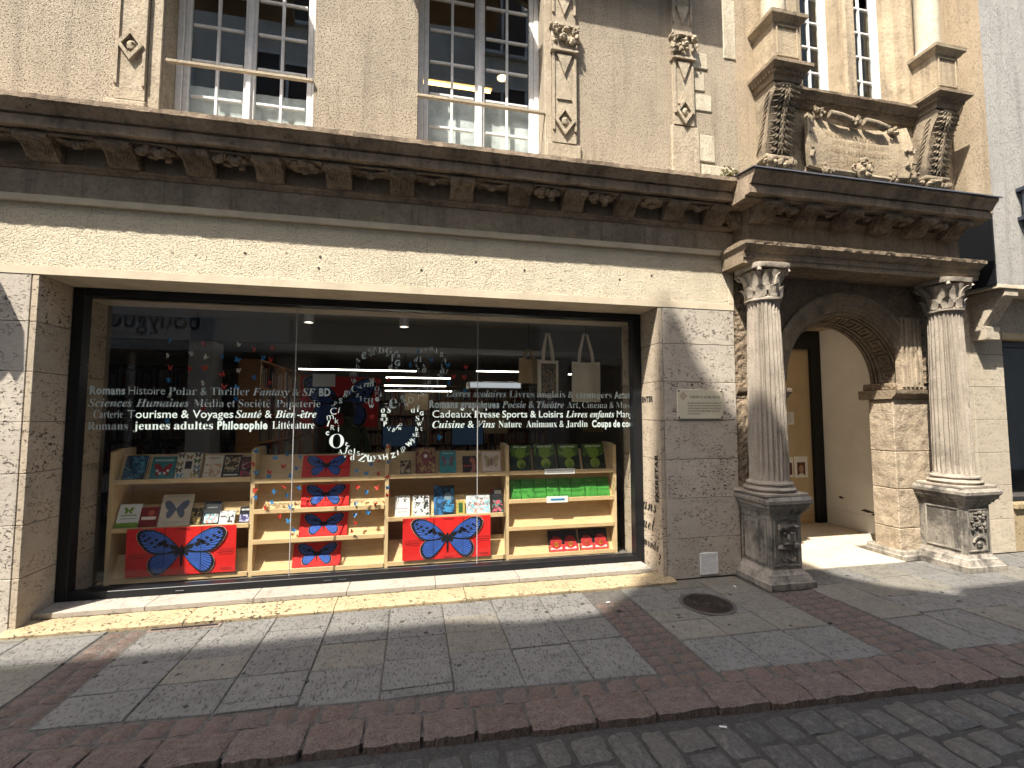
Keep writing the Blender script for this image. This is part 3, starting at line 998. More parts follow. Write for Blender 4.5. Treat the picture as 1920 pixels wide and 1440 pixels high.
# fluted respond pilasters behind the columns
for cx in (3.62, 5.60):
    m = MB(); zb = .98 if cx < 4 else 1.91
    m.box(cx - .16, cx + .16, .0, .06, zb, 2.74)
    for k in range(5):
        m.cbox(cx - .15 + k * .062, cx - .115 + k * .062, -.016, .01, zb + .02, 2.72, .006)
    m.rough(.004, 8, cx)
    part('respond', m, M['jambstone'])
part('rough_pier', MB().run([(.05, .0), (.012, .0), (.012, 3.12), (.05, 3.12)], 3.292, 3.46, .03, .01, 9), M['portal_carved'])

# passage behind the door
M['pass_white'] = mat_flat('passage_wall_paint', (.78, .765, .72), .8, .08, 3)
M['pass_tan'] = mat_flat('passage_tan_wall', (.54, .42, .26), .75, .12, 3)
M['pass_floor'] = mat_travertine('passage_floor', (.60, .52, .40), (.53, .45, .34), amount=.25, dirt=.2)
pa = bpy.data.objects.new('passage', None); COL.objects.link(pa); pa.parent = house
for (a, b, c, d) in ((3.9, 4.72, -.02, .62), (4.722, 5.34, -.02, .62), (3.9, 5.0, .622, 1.15), (5.002, 6.1, .622, 1.15), (3.9, 5.4, 1.152, 1.95), (5.402, 6.1, 1.152, 1.95)):
    part('floor_slab', MB().cbox(a, b, c, d, -.03, .004, .002), M['pass_floor'], pa)
part('side_wall', MB().box(6.10, 6.2, .36, 1.76, .005, 2.9), M['pass_white'], pa)
part('side_wall', MB().box(3.85, 3.9, .44, 1.9, .005, 2.9), M['pass_tan'], pa)
part('side_wall', MB().box(5.44, 6.10, .342, .36, .005, 3.0), M['jambstone'], pa)
part('back_wall', MB().box(3.9, 5.93, 1.76, 1.85, .005, 2.9), M['pass_tan'], pa)
part('skirting', MB().box(3.9, 5.90, 1.735, 1.758, .005, .08), M['birch'], pa)
part('door_frame', MB().cbox(5.932, 6.098, 1.70, 1.80, .006, 2.9, .004), M['steel'], pa)
part('door_frame', MB().cbox(3.9, 5.93, 1.70, 1.757, 2.62, 2.9, .004), M['steel'], pa)
m = MB()
for (yy, zz, w) in ((1.45, .42, .10), (1.05, .30, .22), (.95, .27, .12)):
    m.prism([(yy - w / 2, zz), (yy, zz - .02), (yy + w / 2, zz - .005), (yy + w * .2, zz + .02)], 'x', 6.094, 6.1005)
part('scuff', m, M['iron'], pa, kind='stuff')
part('wall_joint', MB().box(6.0965, 6.1005, .45, 1.69, .235, .238), M['seal'], pa)
part('ceiling', MB().box(3.85, 6.2, .43, 1.9, 2.9, 2.95), M['pass_tan'], pa)

# entablature over the columns
part('architrave', MB().rects([(3.19, 6.13, -.33, .06, 3.115), (3.19, 6.13, -.33, .06, 3.165), (3.18, 6.14, -.345, .06, 3.168), (3.18, 6.14, -.345, .06, 3.225), (3.165, 6.155, -.365, .06, 3.232), (3.14, 6.18, -.40, .06, 3.275), (3.13, 6.19, -.41, .06, 3.285), (3.13, 6.19, -.41, .06, 3.318), (3.22, 6.1, -.30, .06, 3.34)]), M['portal'])
m = MB().run([(.06, 3.118), (-.332, 3.118), (-.334, 3.165), (-.345, 3.170), (-.347, 3.226), (-.365, 3.236), (-.385, 3.262), (-.41, 3.285), (-.414, 3.320), (-.30, 3.345), (.06, 3.345)], 3.155, 6.165, .025, .007, 16, 5)
part('architrave_moulding', m, M['portal'], smooth=40)
s = MB()
random.seed(4)
for i in range(46):
    for j in range(4):
        s.blob((3.75 + i * .046, -.28 + j * .075, 3.116), (.016, .026, .010), i + j, .5, 6, 4)
part('soffit_relief', s, M['portal_carved'], smooth=50)
part('portal_frieze', MB().run([(.08, 3.345), (-.235, 3.345), (-.235, 3.600), (-.25, 3.605), (-.255, 3.625), (-.275, 3.640), (-.275, 3.655), (.08, 3.655)], 3.30, 6.06, .05, .004, 6), M['portal'], smooth=40)
pc = part('portal_cornice', MB().run([(.06, 3.715), (-.45, 3.715), (-.455, 3.735), (-.53, 3.735), (-.532, 3.805), (-.516, 3.809), (-.516, 3.819), (-.545, 3.823), (-.565, 3.86), (-.592, 3.896), (-.605, 3.902), (-.605, 3.935), (-.2, 3.99), (.06, 4.01)], 3.10, 6.10, .025, .0045, 19, 8), M['cornice'], smooth=25)
part('cornice_return', MB().rects([(3.30, 6.03, -.27, .06, 3.655), (3.30, 6.03, -.27, .06, 3.716)]), M['portal'], pc)
part('cornice_flashing', MB().run([(.05, 4.012), (-.2, 3.992), (-.612, 3.940), (-.620, 3.928), (-.626, 3.930), (-.618, 3.948), (-.2, 4.0), (.05, 4.02)], 3.08, 6.125, .1, .002, 4), M['lead'], pc)
part('moss_patch', MB().sheet(lambda u, v: (3.02 + .42 * u, -.32 + .36 * v - .004, 4.005 + .02 * noise.noise(Vector((u * 8, v * 8, 0))) + .03 * v), 14, 10), M['moss'], pc, 60)
m = MB()
for k in range(170):
    x = random.triangular(2.95, 3.62, 3.4); m.blob((x, -.012 if x < 3.36 else .0, random.triangular(4.03, 4.03 + .3 * max(.1, 1 - abs(x - 3.3) * 1.6), 4.03)), (random.uniform(.010, .03), .006, random.uniform(.008, .02)), k, .6, 6, 4)
part('moss_patch', m, M['moss'], pc, 60, kind='stuff')
for i, x in enumerate((3.42, 3.90, 4.38, 4.86, 5.34, 5.82)):
    link('modillion', mods[i % 3], pc, (x, -.235, -.03), (0, 0, random.uniform(-.03, .03)), (1.0, 1.02, 1.0))
    if x < 5.8:
        link('rosette', ros[(i + 2) % 4], pc, (x + .24, -.36, 3.712))
# side modillions on the left return
link('modillion', mods[1], pc, (3.30, -.08, -.03), (0, 0, rad(-90)), (.8, .7, 1))

# columns
def leaf(m, base, out, up, w, h, curl, n=6):
    """acanthus leaf: strip that rises and curls outward"""
    base, out, up = Vector(base), Vector(out), Vector(up); side = up.cross(out)
    P = []
    for i in range(n + 1):
        f = i / n
        ww = w * (.75 + .35 * math.sin(f * 3.0)) * (1 - .65 * f ** 3) * (1 + .16 * math.sin(f * 19))
        o = out * (curl * f ** 2.4 + .01) ; u = up * (h * (f - .22 * f ** 5))
        c = base + o + u
        P.append([c - side * ww + out * -.006, c - side * ww * .5 + out * .006, c + out * .016, c + side * ww * .5 + out * .006, c + side * ww - out * .006])
    vs = [p for r in P for p in r]; back = [p - out * .02 - up * .004 for p in vs]
    k = 5; N = len(vs)
    fs = [(j * k + i, j * k + i + 1, (j + 1) * k + i + 1, (j + 1) * k + i) for j in range(n) for i in range(k - 1)]
    fs += [tuple(N + q for q in reversed(f)) for f in fs[:]]
    rim = list(range(k)) + [j * k + k - 1 for j in range(1, n + 1)] + [n * k + i for i in range(k - 2, -1, -1)] + [j * k for j in range(n - 1, 0, -1)]
    fs += [(a, a + N, b + N, b) for a, b in zip(rim, rim[1:] + rim[:1])]
    m.add(vs + back, fs)

def capital(m, cx, cy, z0, z1, r, seed):
    H = z1 - z0
    m.lathe([(r * .98, z0), (r * 1.10, z0 + .012), (r * 1.10, z0 + .03), (r * .93, z0 + .04), (r * .95, z0 + H * .5), (r * 1.15, z0 + H * .82)], cx, cy, 16)
    for row, (n, zb, hh, cu, w) in enumerate(((8, .04, .40, .05, .052), (8, .10, .62, .075, .05))):
        for k in range(n):
            a = 2 * math.pi * (k + .5 * row) / n
            d = Vector((math.cos(a), math.sin(a), 0))
            leaf(m, Vector((cx, cy, z0 + zb)) + d * r * .94, d, (0, 0, 1), w, H * hh, cu)
    for q in range(4):
        a = math.pi / 4 + q * math.pi / 2
        d = Vector((math.cos(a), math.sin(a), 0))
        c = Vector((cx, cy, z1 - .085)) + d * r * 1.30
        t = [c + d * (.042 * math.cos(b) * (1 - b / 14)) + Vector((0, 0, .042 * math.sin(b) * (1 - b / 14))) for b in [i * .6 for i in range(16)]]
        m.tube(t, .016, 6)
        m.tube([Vector((cx, cy, z0 + H * .45)) + d * r, Vector((cx, cy, z0 + H * .7)) + d * r * 1.12, c + Vector((0, 0, .04))], .014, 5)
    ab = []
    for i in range(32):
        a = 2 * math.pi * i / 32
        k = abs(math.sin(2 * a)) ** 3
        ab.append((r * (1.22 + .38 * k) * math.cos(a), r * (1.22 + .38 * k) * math.sin(a)))
    m.loft([[(cx + x * s, cy + y * s, z) for (x, y) in ab] for (s, z) in ((.97, z1 - .05), (1.0, z1 - .03), (1.0, z1))])
    m.rough(.010, 17, seed); m.rough(.005, 40, seed)

def column(cx, cy, zb, seed, lab):
    c = bpy.data.objects.new('column', None); COL.objects.link(c); c.parent = house; c['label'] = lab
    z0, z1 = zb + .125, 2.745
    m = MB(); nf = 24; npt = nf * 6; rings = []
    for i in range(27):
        f = i / 26; z = z0 + (z1 - z0) * f
        R0 = .176 * (1 - .17 * f ** 1.7)
        ring = []
        end = 1.0 if .012 < f < .985 else 0.0
        for k in range(npt):
            a = 2 * math.pi * k / npt
            ph = (k % 6) / 6.0
            g = .022 * math.sin(math.pi * max(0, (ph - .17) / .83)) * end if ph > .17 else 0
            d = noise.noise(Vector((math.cos(a) * 3, math.sin(a) * 3 + seed, z * 4))) * .005
            chip = max(0, noise.noise(Vector((math.cos(a) * 7 + seed, math.sin(a) * 7, z * 9))) - .42) * .05
            r = R0 - g + d - chip
            ring.append((cx + r * math.cos(a), cy + r * math.sin(a), z))
        rings.append(ring)
    m.loft(rings); m.build('shaft', M['column'], c, 28)
    b = MB()
    b.lathe([(.215, zb + .03), (.232, zb + .045), (.236, zb + .06), (.225, zb + .074), (.205, zb + .078), (.195, zb + .090), (.20, zb + .097), (.212, zb + .105), (.21, zb + .118), (.188, zb + .124), (.18, zb + .140)], cx, cy, 32)
    b.cbox(cx - .235, cx + .235, cy - .235, cy + .235, zb, zb + .03, .006)
    b.rough(.004, 11, seed); b.build('base', M['column'], c, 40)
    k = MB(); capital(k, cx, cy, 2.745, 3.118, .155, seed); k.build('capital', M['column'], c, 40)
    return c
column(3.455, -.225, .845, 1.0, 'left fluted column of the portal, its foot in shadow')
column(5.815, -.215, .845, 5.0, 'right fluted column of the portal, in full sun')

def pedestal(cx, yf, lab, seed, mask):
    p = bpy.data.objects.new('pedestal', None); COL.objects.link(p); p.parent = house; p['label'] = lab
    h = .168; yb = .05
    L = [(h + .085, .075, 0), (h + .085, .075, .055), (h + .07, .062, .062), (h + .045, .04, .105), (h + .04, .036, .118), (h + .02, .018, .128), (h + .006, .006, .15), (h, 0, .16), (h, 0, .665), (h + .012, .012, .672), (h + .014, .014, .69), (h + .03, .03, .70), (h + .034, .034, .72), (h + .055, .055, .738), (h + .06, .06, .765), (h + .078, .078, .785), (h + .08, .08, .815), (h + .06, .06, .845), (h, .0, .846)]
    m = MB()
    for (a, b) in zip(L, L[1:]): pass
    m.rects([(cx - w, cx + w, yf - q, yb, z) for (w, q, z) in L])
    # cut the long faces so that the wear shows
    m.rough(.004, 12, seed)
    m.build('block', M['pedestal'], p)
    r = MB(); e = .018; t = .010
    x0, x1, z0, z1 = cx - h + .03, cx + h - .03, .19, .63
    for (a, b, c, d) in ((x0, x1, z0, z0 + e), (x0, x1, z1 - e, z1), (x0, x0 + e, z0 + e, z1 - e), (x1 - e, x1, z0 + e, z1 - e)):
        r.cbox(a, b, yf - t, yf + .004, c, d, .004)
    ya, ye = yf + .05, -.02
    for sx in (-1, 1):
        X = cx + sx * h
        for (a, b, c, d) in ((ya, ye, z0, z0 + e), (ya, ye, z1 - e, z1), (ya, ya + e, z0 + e, z1 - e), (ye - e, ye, z0 + e, z1 - e)):
            r.cbox(min(X, X + sx * t), max(X, X + sx * t), a, b, c, d, .003)
    random.seed(int(seed * 10))
    if mask:
        r.cbox(cx - .10, cx + .10, yf - .022, yf, .34, .585, .02)
        for s in (-1, 1):
            r.blob((cx + s * .04, yf - .026, .50), (.022, .014, .015), s + 3)
            r.blob((cx + s * .085, yf - .03, .55), (.032, .02, .03), s + 9, .5)
            r.blob((cx + s * .085, yf - .03, .38), (.028, .02, .028), s + 5, .5)
            r.tube([(cx + s * .045 + .028 * math.cos(a), yf - .012, .27 + .028 * math.sin(a)) for a in [math.pi + i * .4 for i in range(9)]], .010, 5)
        r.blob((cx, yf - .035, .465), (.018, .022, .036), 4)
        r.blob((cx, yf - .03, .405), (.05, .014, .014), 6)
        r.blob((cx, yf - .024, .56), (.07, .022, .025), 8, .5)
    else:
        for k in range(26):
            r.blob((cx + random.uniform(-.09, .09), yf - .012, random.uniform(.42, .60)), (random.uniform(.012, .03), .016, random.uniform(.010, .024)), k, .5, 6, 4)
        r.tube([(cx + .085 * math.cos(a), yf - .008, .26 + .085 * math.sin(a)) for a in [.3 + i * .28 for i in range(10)]], .011, 5)
        r.blob((cx, yf - .012, .27), (.04, .016, .03), 2, .5)
    r.build('relief', M['pedestal'], p, 40)
pedestal(3.475, -.395, 'soot blackened pedestal with carved mask', 1.0, True)
pedestal(5.815, -.405, 'sunlit pedestal with carved foliage', 5.0, False)

# ------------------------------------------------------------------ upper part of the portal: consoles, panel, mullioned window
def console(cx, seed):
    c = MB(); w = .155
    prof = [(.0, 5.12), (-.26, 5.12), (-.285, 5.08), (-.285, 5.02), (-.255, 4.97), (-.215, 4.90), (-.185, 4.80), (-.165, 4.68), (-.145, 4.56), (-.125, 4.46), (-.12, 4.40), (.0, 4.40)]
    c.prism(prof, 'x', cx - w, cx + w)
    line = [(-.27, 5.07), (-.262, 4.985), (-.225, 4.91), (-.195, 4.80), (-.173, 4.68), (-.152, 4.56), (-.13, 4.45)]
    for i in range(11):                      # overlapping leaf tips down the front
        f = i / 10; k = f * (len(line) - 1.001); j = int(k); g = k - j
        y = line[j][0] * (1 - g) + line[j + 1][0] * g; z = line[j][1] * (1 - g) + line[j + 1][1] * g
        for s in (-1, 1):
            for q in range(3):
                a = s * (.024 + .058 * q)
                c.tube([(cx + a * .35, y - .012, z + .03), (cx + a * .8, y - .026, z - .012), (cx + a * 1.12, y - .016, z - .05 + .018 * q)], lambda f: .015 * (1 - .6 * f), 5)
    c.tube([(cx, -.285, 5.05)] + [(cx, y - .022, z) for (y, z) in line[1:]], .016, 6)
    for s in (-1, 1):
        for i in range(10):                   # feathered flanks
            f = i / 9
            y = -.23 + .14 * f; z = 5.0 - .50 * f
            c.tube([(cx + s * w, y + .02, z + .04), (cx + s * (w + .008), y + .06, z), (cx + s * (w + .006), y + .09, z - .05)], lambda f: .014 * (1 - .5 * f), 5)
    c.rough(.004, 14, seed)
    o = part('console', c, M['upcarved'], smooth=45)
    b = MB()
    b.cbox(cx - .175, cx + .175, -.15, .0, 4.345, 4.40, .012)
    random.seed(int(seed))
    for k in range(16):
        b.blob((cx - .16 + .021 * k, random.uniform(-.17, -.12), random.uniform(4.27, 4.33)), random.uniform(.026, .042), k, .4, 7, 4)
    b.build('console_foot', M['upcarved'], o, 45)
    # slab and pedestal block above
    part('console_slab', MB().rects([(cx - .17, cx + .17, -.29, .0, 5.12), (cx - .18, cx + .18, -.30, .0, 5.175), (cx - .20, cx + .20, -.32, .0, 5.18), (cx - .20, cx + .20, -.32, .0, 5.205), (cx - .235, cx + .235, -.37, .0, 5.24), (cx - .245, cx + .245, -.385, .0, 5.25), (cx - .245, cx + .245, -.385, .0, 5.285), (cx - .21, cx + .21, -.35, .0, 5.295)]).rough(.004, 9, seed), M['portal'], o)
    d = MB()
    for i in range(10):
        d.cbox(cx - .19 + i * .04, cx - .168 + i * .04, -.335, -.30, 5.182, 5.204, .003)
    for sgn in (-1, 1):
        for i in range(7):
            d.cbox(min(cx + sgn * .195, cx + sgn * .215), max(cx + sgn * .195, cx + sgn * .215), -.29 + i * .04, -.268 + i * .04, 5.182, 5.204, .003)
    d.build('dentils', M['portal'], o)
    part('post', MB().rects([(cx - .18, cx + .18, -.32, .0, 5.295), (cx - .18, cx + .18, -.32, .0, 5.33), (cx - .165, cx + .165, -.30, .0, 5.345), (cx - .165, cx + .165, -.30, .0, 5.74), (cx - .18, cx + .18, -.315, .0, 5.75), (cx - .20, cx + .20, -.335, .0, 5.775), (cx - .225, cx + .225, -.36, .0, 5.80), (cx - .23, cx + .23, -.365, .0, 5.835), (cx - .16, cx + .16, -.28, .0, 5.87)]).rough(.004, 9, seed + 2), M['uplight'], o)
    e = MB()
    for (a, b2, z0, z1) in ((cx - .135, cx + .135, 5.37, 5.39), (cx - .135, cx + .135, 5.70, 5.72), (cx - .135, cx - .115, 5.39, 5.70), (cx + .115, cx + .135, 5.39, 5.70)):
        e.cbox(a, b2, -.312, -.297, z0, z1, .004)
    e.build('post_panel', M['uplight'], o)
    sh = MB(); sh.lathe([(.135, 5.87), (.15, 5.89), (.14, 5.92), (.12, 5.94), (.118, 6.6), (.115, 7.6)], cx, -.12, 20)
    sh.rough(.004, 5, seed); part('upper_column', sh, M['quoin'], o, 40)
console(3.80, 2.0)
console(5.955, 7.0)
# string moulding over the inscription panel
pm = part('panel_cornice', MB().run([(.02, 5.055), (-.035, 5.055), (-.04, 5.075), (-.05, 5.10), (-.055, 5.102), (-.055, 5.128), (-.085, 5.135), (-.09, 5.165), (-.115, 5.195), (-.13, 5.205), (-.132, 5.232), (.02, 5.262)], 3.955, 5.80, .035, .008, 9, 2), M['portal'], smooth=40)
d = MB()
for i in range(52): d.cbox(3.98 + i * .035, 3.998 + i * .035, -.072, -.05, 5.103, 5.127, .003)
for i in range(60): d.blob((3.98 + i * .0305, -.042, 5.085), (.011, .012, .016), i, .1, 6, 4)
d.build('dentils', M['portal'], pm)
# the scroll-shaped inscription panel
sc = MB()
def scroll(u, v):
    x = 4.22 + 1.36 * u; z = 4.36 + .60 * v
    sag = .07 * math.sin(math.pi * u)
    y = -.055 - .05 * (2 * u - 1) ** 4 - .03 * math.sin(math.pi * v)
    return (x + .04 * math.sin(math.pi * v) * (1 if u > .5 else -1) * abs(2 * u - 1), y, z - sag * (v > .5) * (2 * v - 1))
sc.sheet(scroll, 24, 12, (0, .045, 0))
part('inscription_panel', sc, M['uplight'], smooth=40)
part('panel_back', MB().box(3.96, 5.80, -.005, .05, 4.02, 5.06), M['upcarved'])
random.seed(9)
def orn(m): part('panel_ornament', m, M['upcarved'], smooth=50)
for (xa, xb, z) in ((4.50, 4.76, 4.955), (4.97, 5.25, 4.93)):
    orn(MB().tube([(xa, -.115, z + .02), ((xa + xb) / 2, -.135, z - .008), (xb, -.125, z - .03)], .040, 8))
for (cx, cz, n, sp) in ((4.37, 4.98, 12, .06), (4.86, 4.94, 14, .06), (5.38, 4.90, 8, .045), (5.60, 4.66, 14, .07), (5.60, 4.52, 12, .06), (4.45, 4.34, 12, .055), (5.36, 4.33, 12, .05), (5.68, 4.36, 12, .06)):
    c = MB().blob((cx, -.085, cz), (sp, .03, sp), cx, .3)
    for k in range(n):
        c.blob((cx + random.uniform(-sp, sp), -.10 + random.uniform(-.03, .02), cz + random.uniform(-sp, sp)), random.uniform(.014, .032), k + cx, .5, 6, 4)
    orn(c)
orn(MB().tube([(4.50, -.08, 4.33), (4.74, -.10, 4.315), (4.80, -.10, 4.31)], .035, 7))
orn(MB().tube([(5.02, -.10, 4.30), (5.2, -.09, 4.305), (5.30, -.08, 4.31)], .035, 7))
orn(MB().tube([(4.24 + .02 * math.sin(i), -.10, 4.45 + .055 * i) for i in range(9)], lambda f: .03 + .012 * math.sin(f * 14), 7))
mk = MB()                                   # grotesque mask at the foot of the panel
mk.blob((4.90, -.13, 4.36), (.085, .06, .115), 2, .15, 12, 8)
mk.blob((4.90, -.20, 4.355), (.02, .028, .038), 3, .1)
for s in (-1, 1):
    mk.blob((4.90 + s * .034, -.185, 4.395), (.022, .014, .012), 4)
    mk.blob((4.90 + s * .05, -.17, 4.33), (.03, .025, .03), 5)
    mk.tube([(4.90 + s * (.10 + .03 * math.cos(a)), -.12, 4.38 + .035 * math.sin(a)) for a in [i * .6 for i in range(11)]], .014, 5)
    mk.blob((4.90 + s * .04, -.175, 4.425), (.035, .018, .012), 8)
mk.blob((4.90, -.185, 4.285), (.032, .02, .026), 6)
mk.blob((4.90, -.15, 4.46), (.07, .04, .03), 7, .5)
part('carved_mask', mk, M['upcarved'], smooth=50)

# mullioned window
wu = bpy.data.objects.new('window', None); COL.objects.link(wu); wu.parent = house; wu['label'] = 'stone mullioned window above the portal'
part('mullion', MB().rects([(4.81, 5.06, .02, .30, 5.18), (4.81, 5.06, .02, .30, 7.4)]), M['uplight'], wu)
part('mullion', MB().cbox(4.86, 5.01, -.03, .04, 5.18, 7.4, .02), M['uplight'], wu)
part('stone_jamb', MB().prism([(5.58, .30), (5.58, .10), (5.66, .04), (5.66, -.02), (5.74, -.05), (5.82, -.05), (5.82, .30)], 'z', 5.2, 7.4), M['uplight'], wu)
part('stone_jamb', MB().prism([(4.33, .30), (4.33, .10), (4.26, .04), (4.26, -.02), (4.18, -.05), (3.96, -.05), (3.96, .30)], 'z', 5.2, 7.4), M['uplight'], wu)
part('stone_band', MB().cbox(6.18, 6.36, -.012, .02, 4.05, 8, .01), M['uplight'], wu)
casement(wu, 4.33, 4.81, 5.22, 7.3, .16, .315, 5.38, 1, 2, .045)
casement(wu, 5.06, 5.58, 5.22, 7.3, .16, .315, 5.38, 1, 2, .045)
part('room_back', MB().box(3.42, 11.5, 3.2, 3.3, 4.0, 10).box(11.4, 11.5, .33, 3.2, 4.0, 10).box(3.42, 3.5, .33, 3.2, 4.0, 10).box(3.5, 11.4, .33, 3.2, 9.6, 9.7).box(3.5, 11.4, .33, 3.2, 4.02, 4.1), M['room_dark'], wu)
part('sill', MB().cbox(4.0, 5.78, -.05, .3, 5.15, 5.215, .01), M['uplight'], wu)
# unseen stone block added further up to cast a shadow on the wall
part('shade_block', MB().rects([(1.35, 2.78, -.30, .0, 6.3), (1.02, 2.78, -.46, .0, 6.66), (1.02, 2.78, -.46, .0, 8.6)]), M['pilaster'])

# ------------------------------------------------------------------ lettering
WORDS= [('Romans', 'c', -2.759, -2.49, 1.799), ('Histoire', 's', -2.465, -2.18, 1.799), ('Polar & Thriller', 't', -2.151, -1.49, 1.799), ('Fantasy & SF', 'i', -1.463, -0.918, 1.799), ('BD', 'c', -0.884, -0.784, 1.799), ('Sciences Humaines', 'i', -2.767, -1.985, 1.69), ('Média et Société', 't', -1.947, -1.309, 1.69), ('Papeterie', 't', -1.258, -0.87, 1.69), ('Carterie', 't', -2.719, -2.498, 1.591), ('Tourisme & Voyages', 'm', -2.465, -1.619, 1.591), ('Santé & Bien-être', 'i', -1.602, -0.903, 1.591), ('Romans', 't', -2.759, -2.457, 1.4885), ('jeunes adultes', 'f', -2.416, -1.782, 1.4885), ('Philosophie', 'c', -1.747, -1.327, 1.4885), ('Littérature', 't', -1.286, -0.918, 1.4885), ('Livres scolaires', 'i', 0.311, 0.938, 1.799), ('Livres anglais & étrangers', 't', 0.966, 2.103, 1.799), ('Actual', 'c', 2.134, 2.334, 1.799), ('Romans graphiques', 'c', 0.153, 0.86, 1.69), ('Poésie & Théâtre', 'i', 0.888, 1.559, 1.69), ('Art, Cinéma & Musi', 't', 1.595, 2.34, 1.69), ('Cadeaux', 's', 0.184, 0.574, 1.591), ('Presse', 'f', 0.601, 0.865, 1.591), ('Sports & Loisirs', 'm', 0.893, 1.547, 1.591), ('Livres enfants', 'i', 1.577, 2.128, 1.591), ('Mang', 's', 2.159, 2.34, 1.591), ('Cuisine & Vins', 'i', 0.184, 0.815, 1.4885), ('Nature', 't', 0.854, 1.096, 1.4885), ('Animaux & Jardin', 't', 1.147, 1.822, 1.4885), ('Coups de coe', 'c', 1.871, 2.34, 1.4885)]
LETTERS="""A -0.541 2.148 0.056 25 f|e -0.482 2.195 0.080 20 i|c -0.435 2.253 0.042 -10 f|W -0.408 2.212 0.052 30 s|P -0.381 2.263 0.042 0 s|D -0.321 2.251 0.070 0 f|G -0.247 2.251 0.080 0 f|m -0.262 2.201 0.023 20 i|u -0.171 2.240 0.033 10 i|R -0.148 2.201 0.047 0 b|f -0.193 2.214 0.056 0 f|l -0.214 2.181 0.089 0 f|G -0.165 2.131 0.075 0 b|d -0.231 2.093 0.070 0 b|n -0.173 2.081 0.028 0 f|b -0.537 2.087 0.066 0 s|n -0.576 2.054 0.042 0 s|m -0.577 2.007 0.047 0 s|u -0.580 1.955 0.042 0 s|y -0.562 1.938 0.052 -20 f|C -0.565 1.870 0.080 0 f|v -0.510 1.884 0.047 40 s|z -0.534 1.808 0.047 0 f|i -0.502 1.777 0.056 0 b|t -0.462 1.763 0.061 0 s|H -0.413 1.753 0.066 0 f|w -0.403 1.701 0.042 0 b|e -0.350 1.769 0.056 0 b|r -0.463 1.907 0.047 10 i|m -0.416 1.913 0.056 10 i|O -0.354 1.873 0.056 0 f|P -0.357 1.820 0.047 0 s|k -0.314 1.817 0.056 0 i|g -0.641 1.820 0.080 0 i|i -0.607 1.834 0.056 0 i|S -0.688 1.753 0.066 0 b|y -0.744 1.722 0.066 -20 i|C -0.751 1.654 0.080 0 s|l -0.701 1.664 0.070 -15 s|m -0.779 1.594 0.052 10 s|k -0.719 1.563 0.066 0 s|I -0.794 1.537 0.066 0 i|R -0.755 1.497 0.056 0 s|i -0.701 1.488 0.075 0 s|c -0.800 1.443 0.047 0 b|O -0.715 1.369 0.169 0 f|t -0.626 1.342 0.047 -20 b|A -0.679 1.268 0.056 0 f|v -0.636 1.219 0.033 0 s|f -0.625 1.284 0.103 0 i|e -0.591 1.262 0.056 0 s|l -0.551 1.270 0.061 0 b|d -0.568 1.213 0.070 0 f|s -0.514 1.247 0.052 0 s|Z -0.475 1.207 0.094 -15 i|H -0.428 1.224 0.038 0 b|u -0.411 1.192 0.066 0 b|y -0.363 1.196 0.070 0 f|x -0.316 1.208 0.052 0 f|H -0.262 1.212 0.066 10 b|Z -0.190 1.224 0.061 15 b|t -0.145 1.250 0.061 20 i|j -0.112 1.267 0.066 25 s|p -0.086 1.283 0.066 30 s|w -0.038 1.334 0.056 30 b|u -0.020 1.370 0.038 25 i|Y 0.009 1.365 0.047 25 i|s 0.003 1.419 0.038 0 f|E 0.037 1.424 0.052 0 f|h 0.032 1.478 0.052 0 b|t 0.077 1.478 0.047 0 s|w 0.058 1.528 0.047 15 i|S 0.038 1.583 0.066 0 f|f 0.091 1.574 0.047 0 s|G 0.078 1.633 0.052 0 b|f 0.043 1.679 0.080 0 b|d -0.006 1.667 0.070 0 f|e -0.198 1.729 0.122 0 f|S -0.106 1.775 0.084 20 b|D -0.026 1.766 0.070 0 s|W -0.070 1.716 0.052 0 f|T -0.135 1.720 0.038 0 f|z -0.264 1.710 0.052 0 i|o -0.294 1.660 0.056 20 i|s -0.237 1.665 0.066 10 i|m -0.284 1.611 0.038 0 b|G -0.303 1.575 0.033 0 b|Z -0.259 1.575 0.033 0 b|P -0.270 1.530 0.061 0 b|V -0.234 1.480 0.052 0 s|b -0.190 1.471 0.052 -10 i|f -0.155 1.498 0.070 -20 i|D -0.120 1.522 0.033 0 s|N -0.131 1.484 0.033 0 b|Z -0.027 1.844 0.056 0 s|J 0.041 1.794 0.066 0 s|f 0.032 1.858 0.075 -10 i|S 0.082 1.831 0.070 0 f|O 0.154 1.878 0.070 0 f|e 0.103 1.905 0.056 20 i|n 0.148 1.943 0.042 0 f|m 0.192 1.976 0.028 0 s|f 0.231 1.949 0.075 20 i|X 0.249 2.010 0.056 20 f|p 0.281 1.992 0.056 0 s|o 0.276 2.052 0.056 0 f|f 0.322 2.053 0.066 0 i|L 0.285 2.104 0.066 0 s|N 0.303 2.166 0.056 -30 f|g 0.267 2.226 0.066 0 s|A 0.214 2.267 0.056 -20 f|a 0.163 2.284 0.052 0 f|n 0.113 2.273 0.033 0 f|p 0.070 2.253 0.056 0 s|d 0.017 2.173 0.066 0 i|I 0.059 2.174 0.070 0 b|L 0.024 2.113 0.042 0 b|A 0.090 2.111 0.042 0 f|a 0.097 2.063 0.056 0 i|t 0.042 2.067 0.056 0 s|w -0.134 1.870 0.038 0 b"""
ACC = {'é': ('e', 1), 'ê': ('e', 2), 'â': ('a', 2), 'É': ('E', 1)}
BASE = {'f': (0x1D400, 0x1D41A), 't': (0x1D400, 0x1D41A), 'i': (0x1D468, 0x1D482), 'w': (0x1D4D0, 0x1D4EA)}
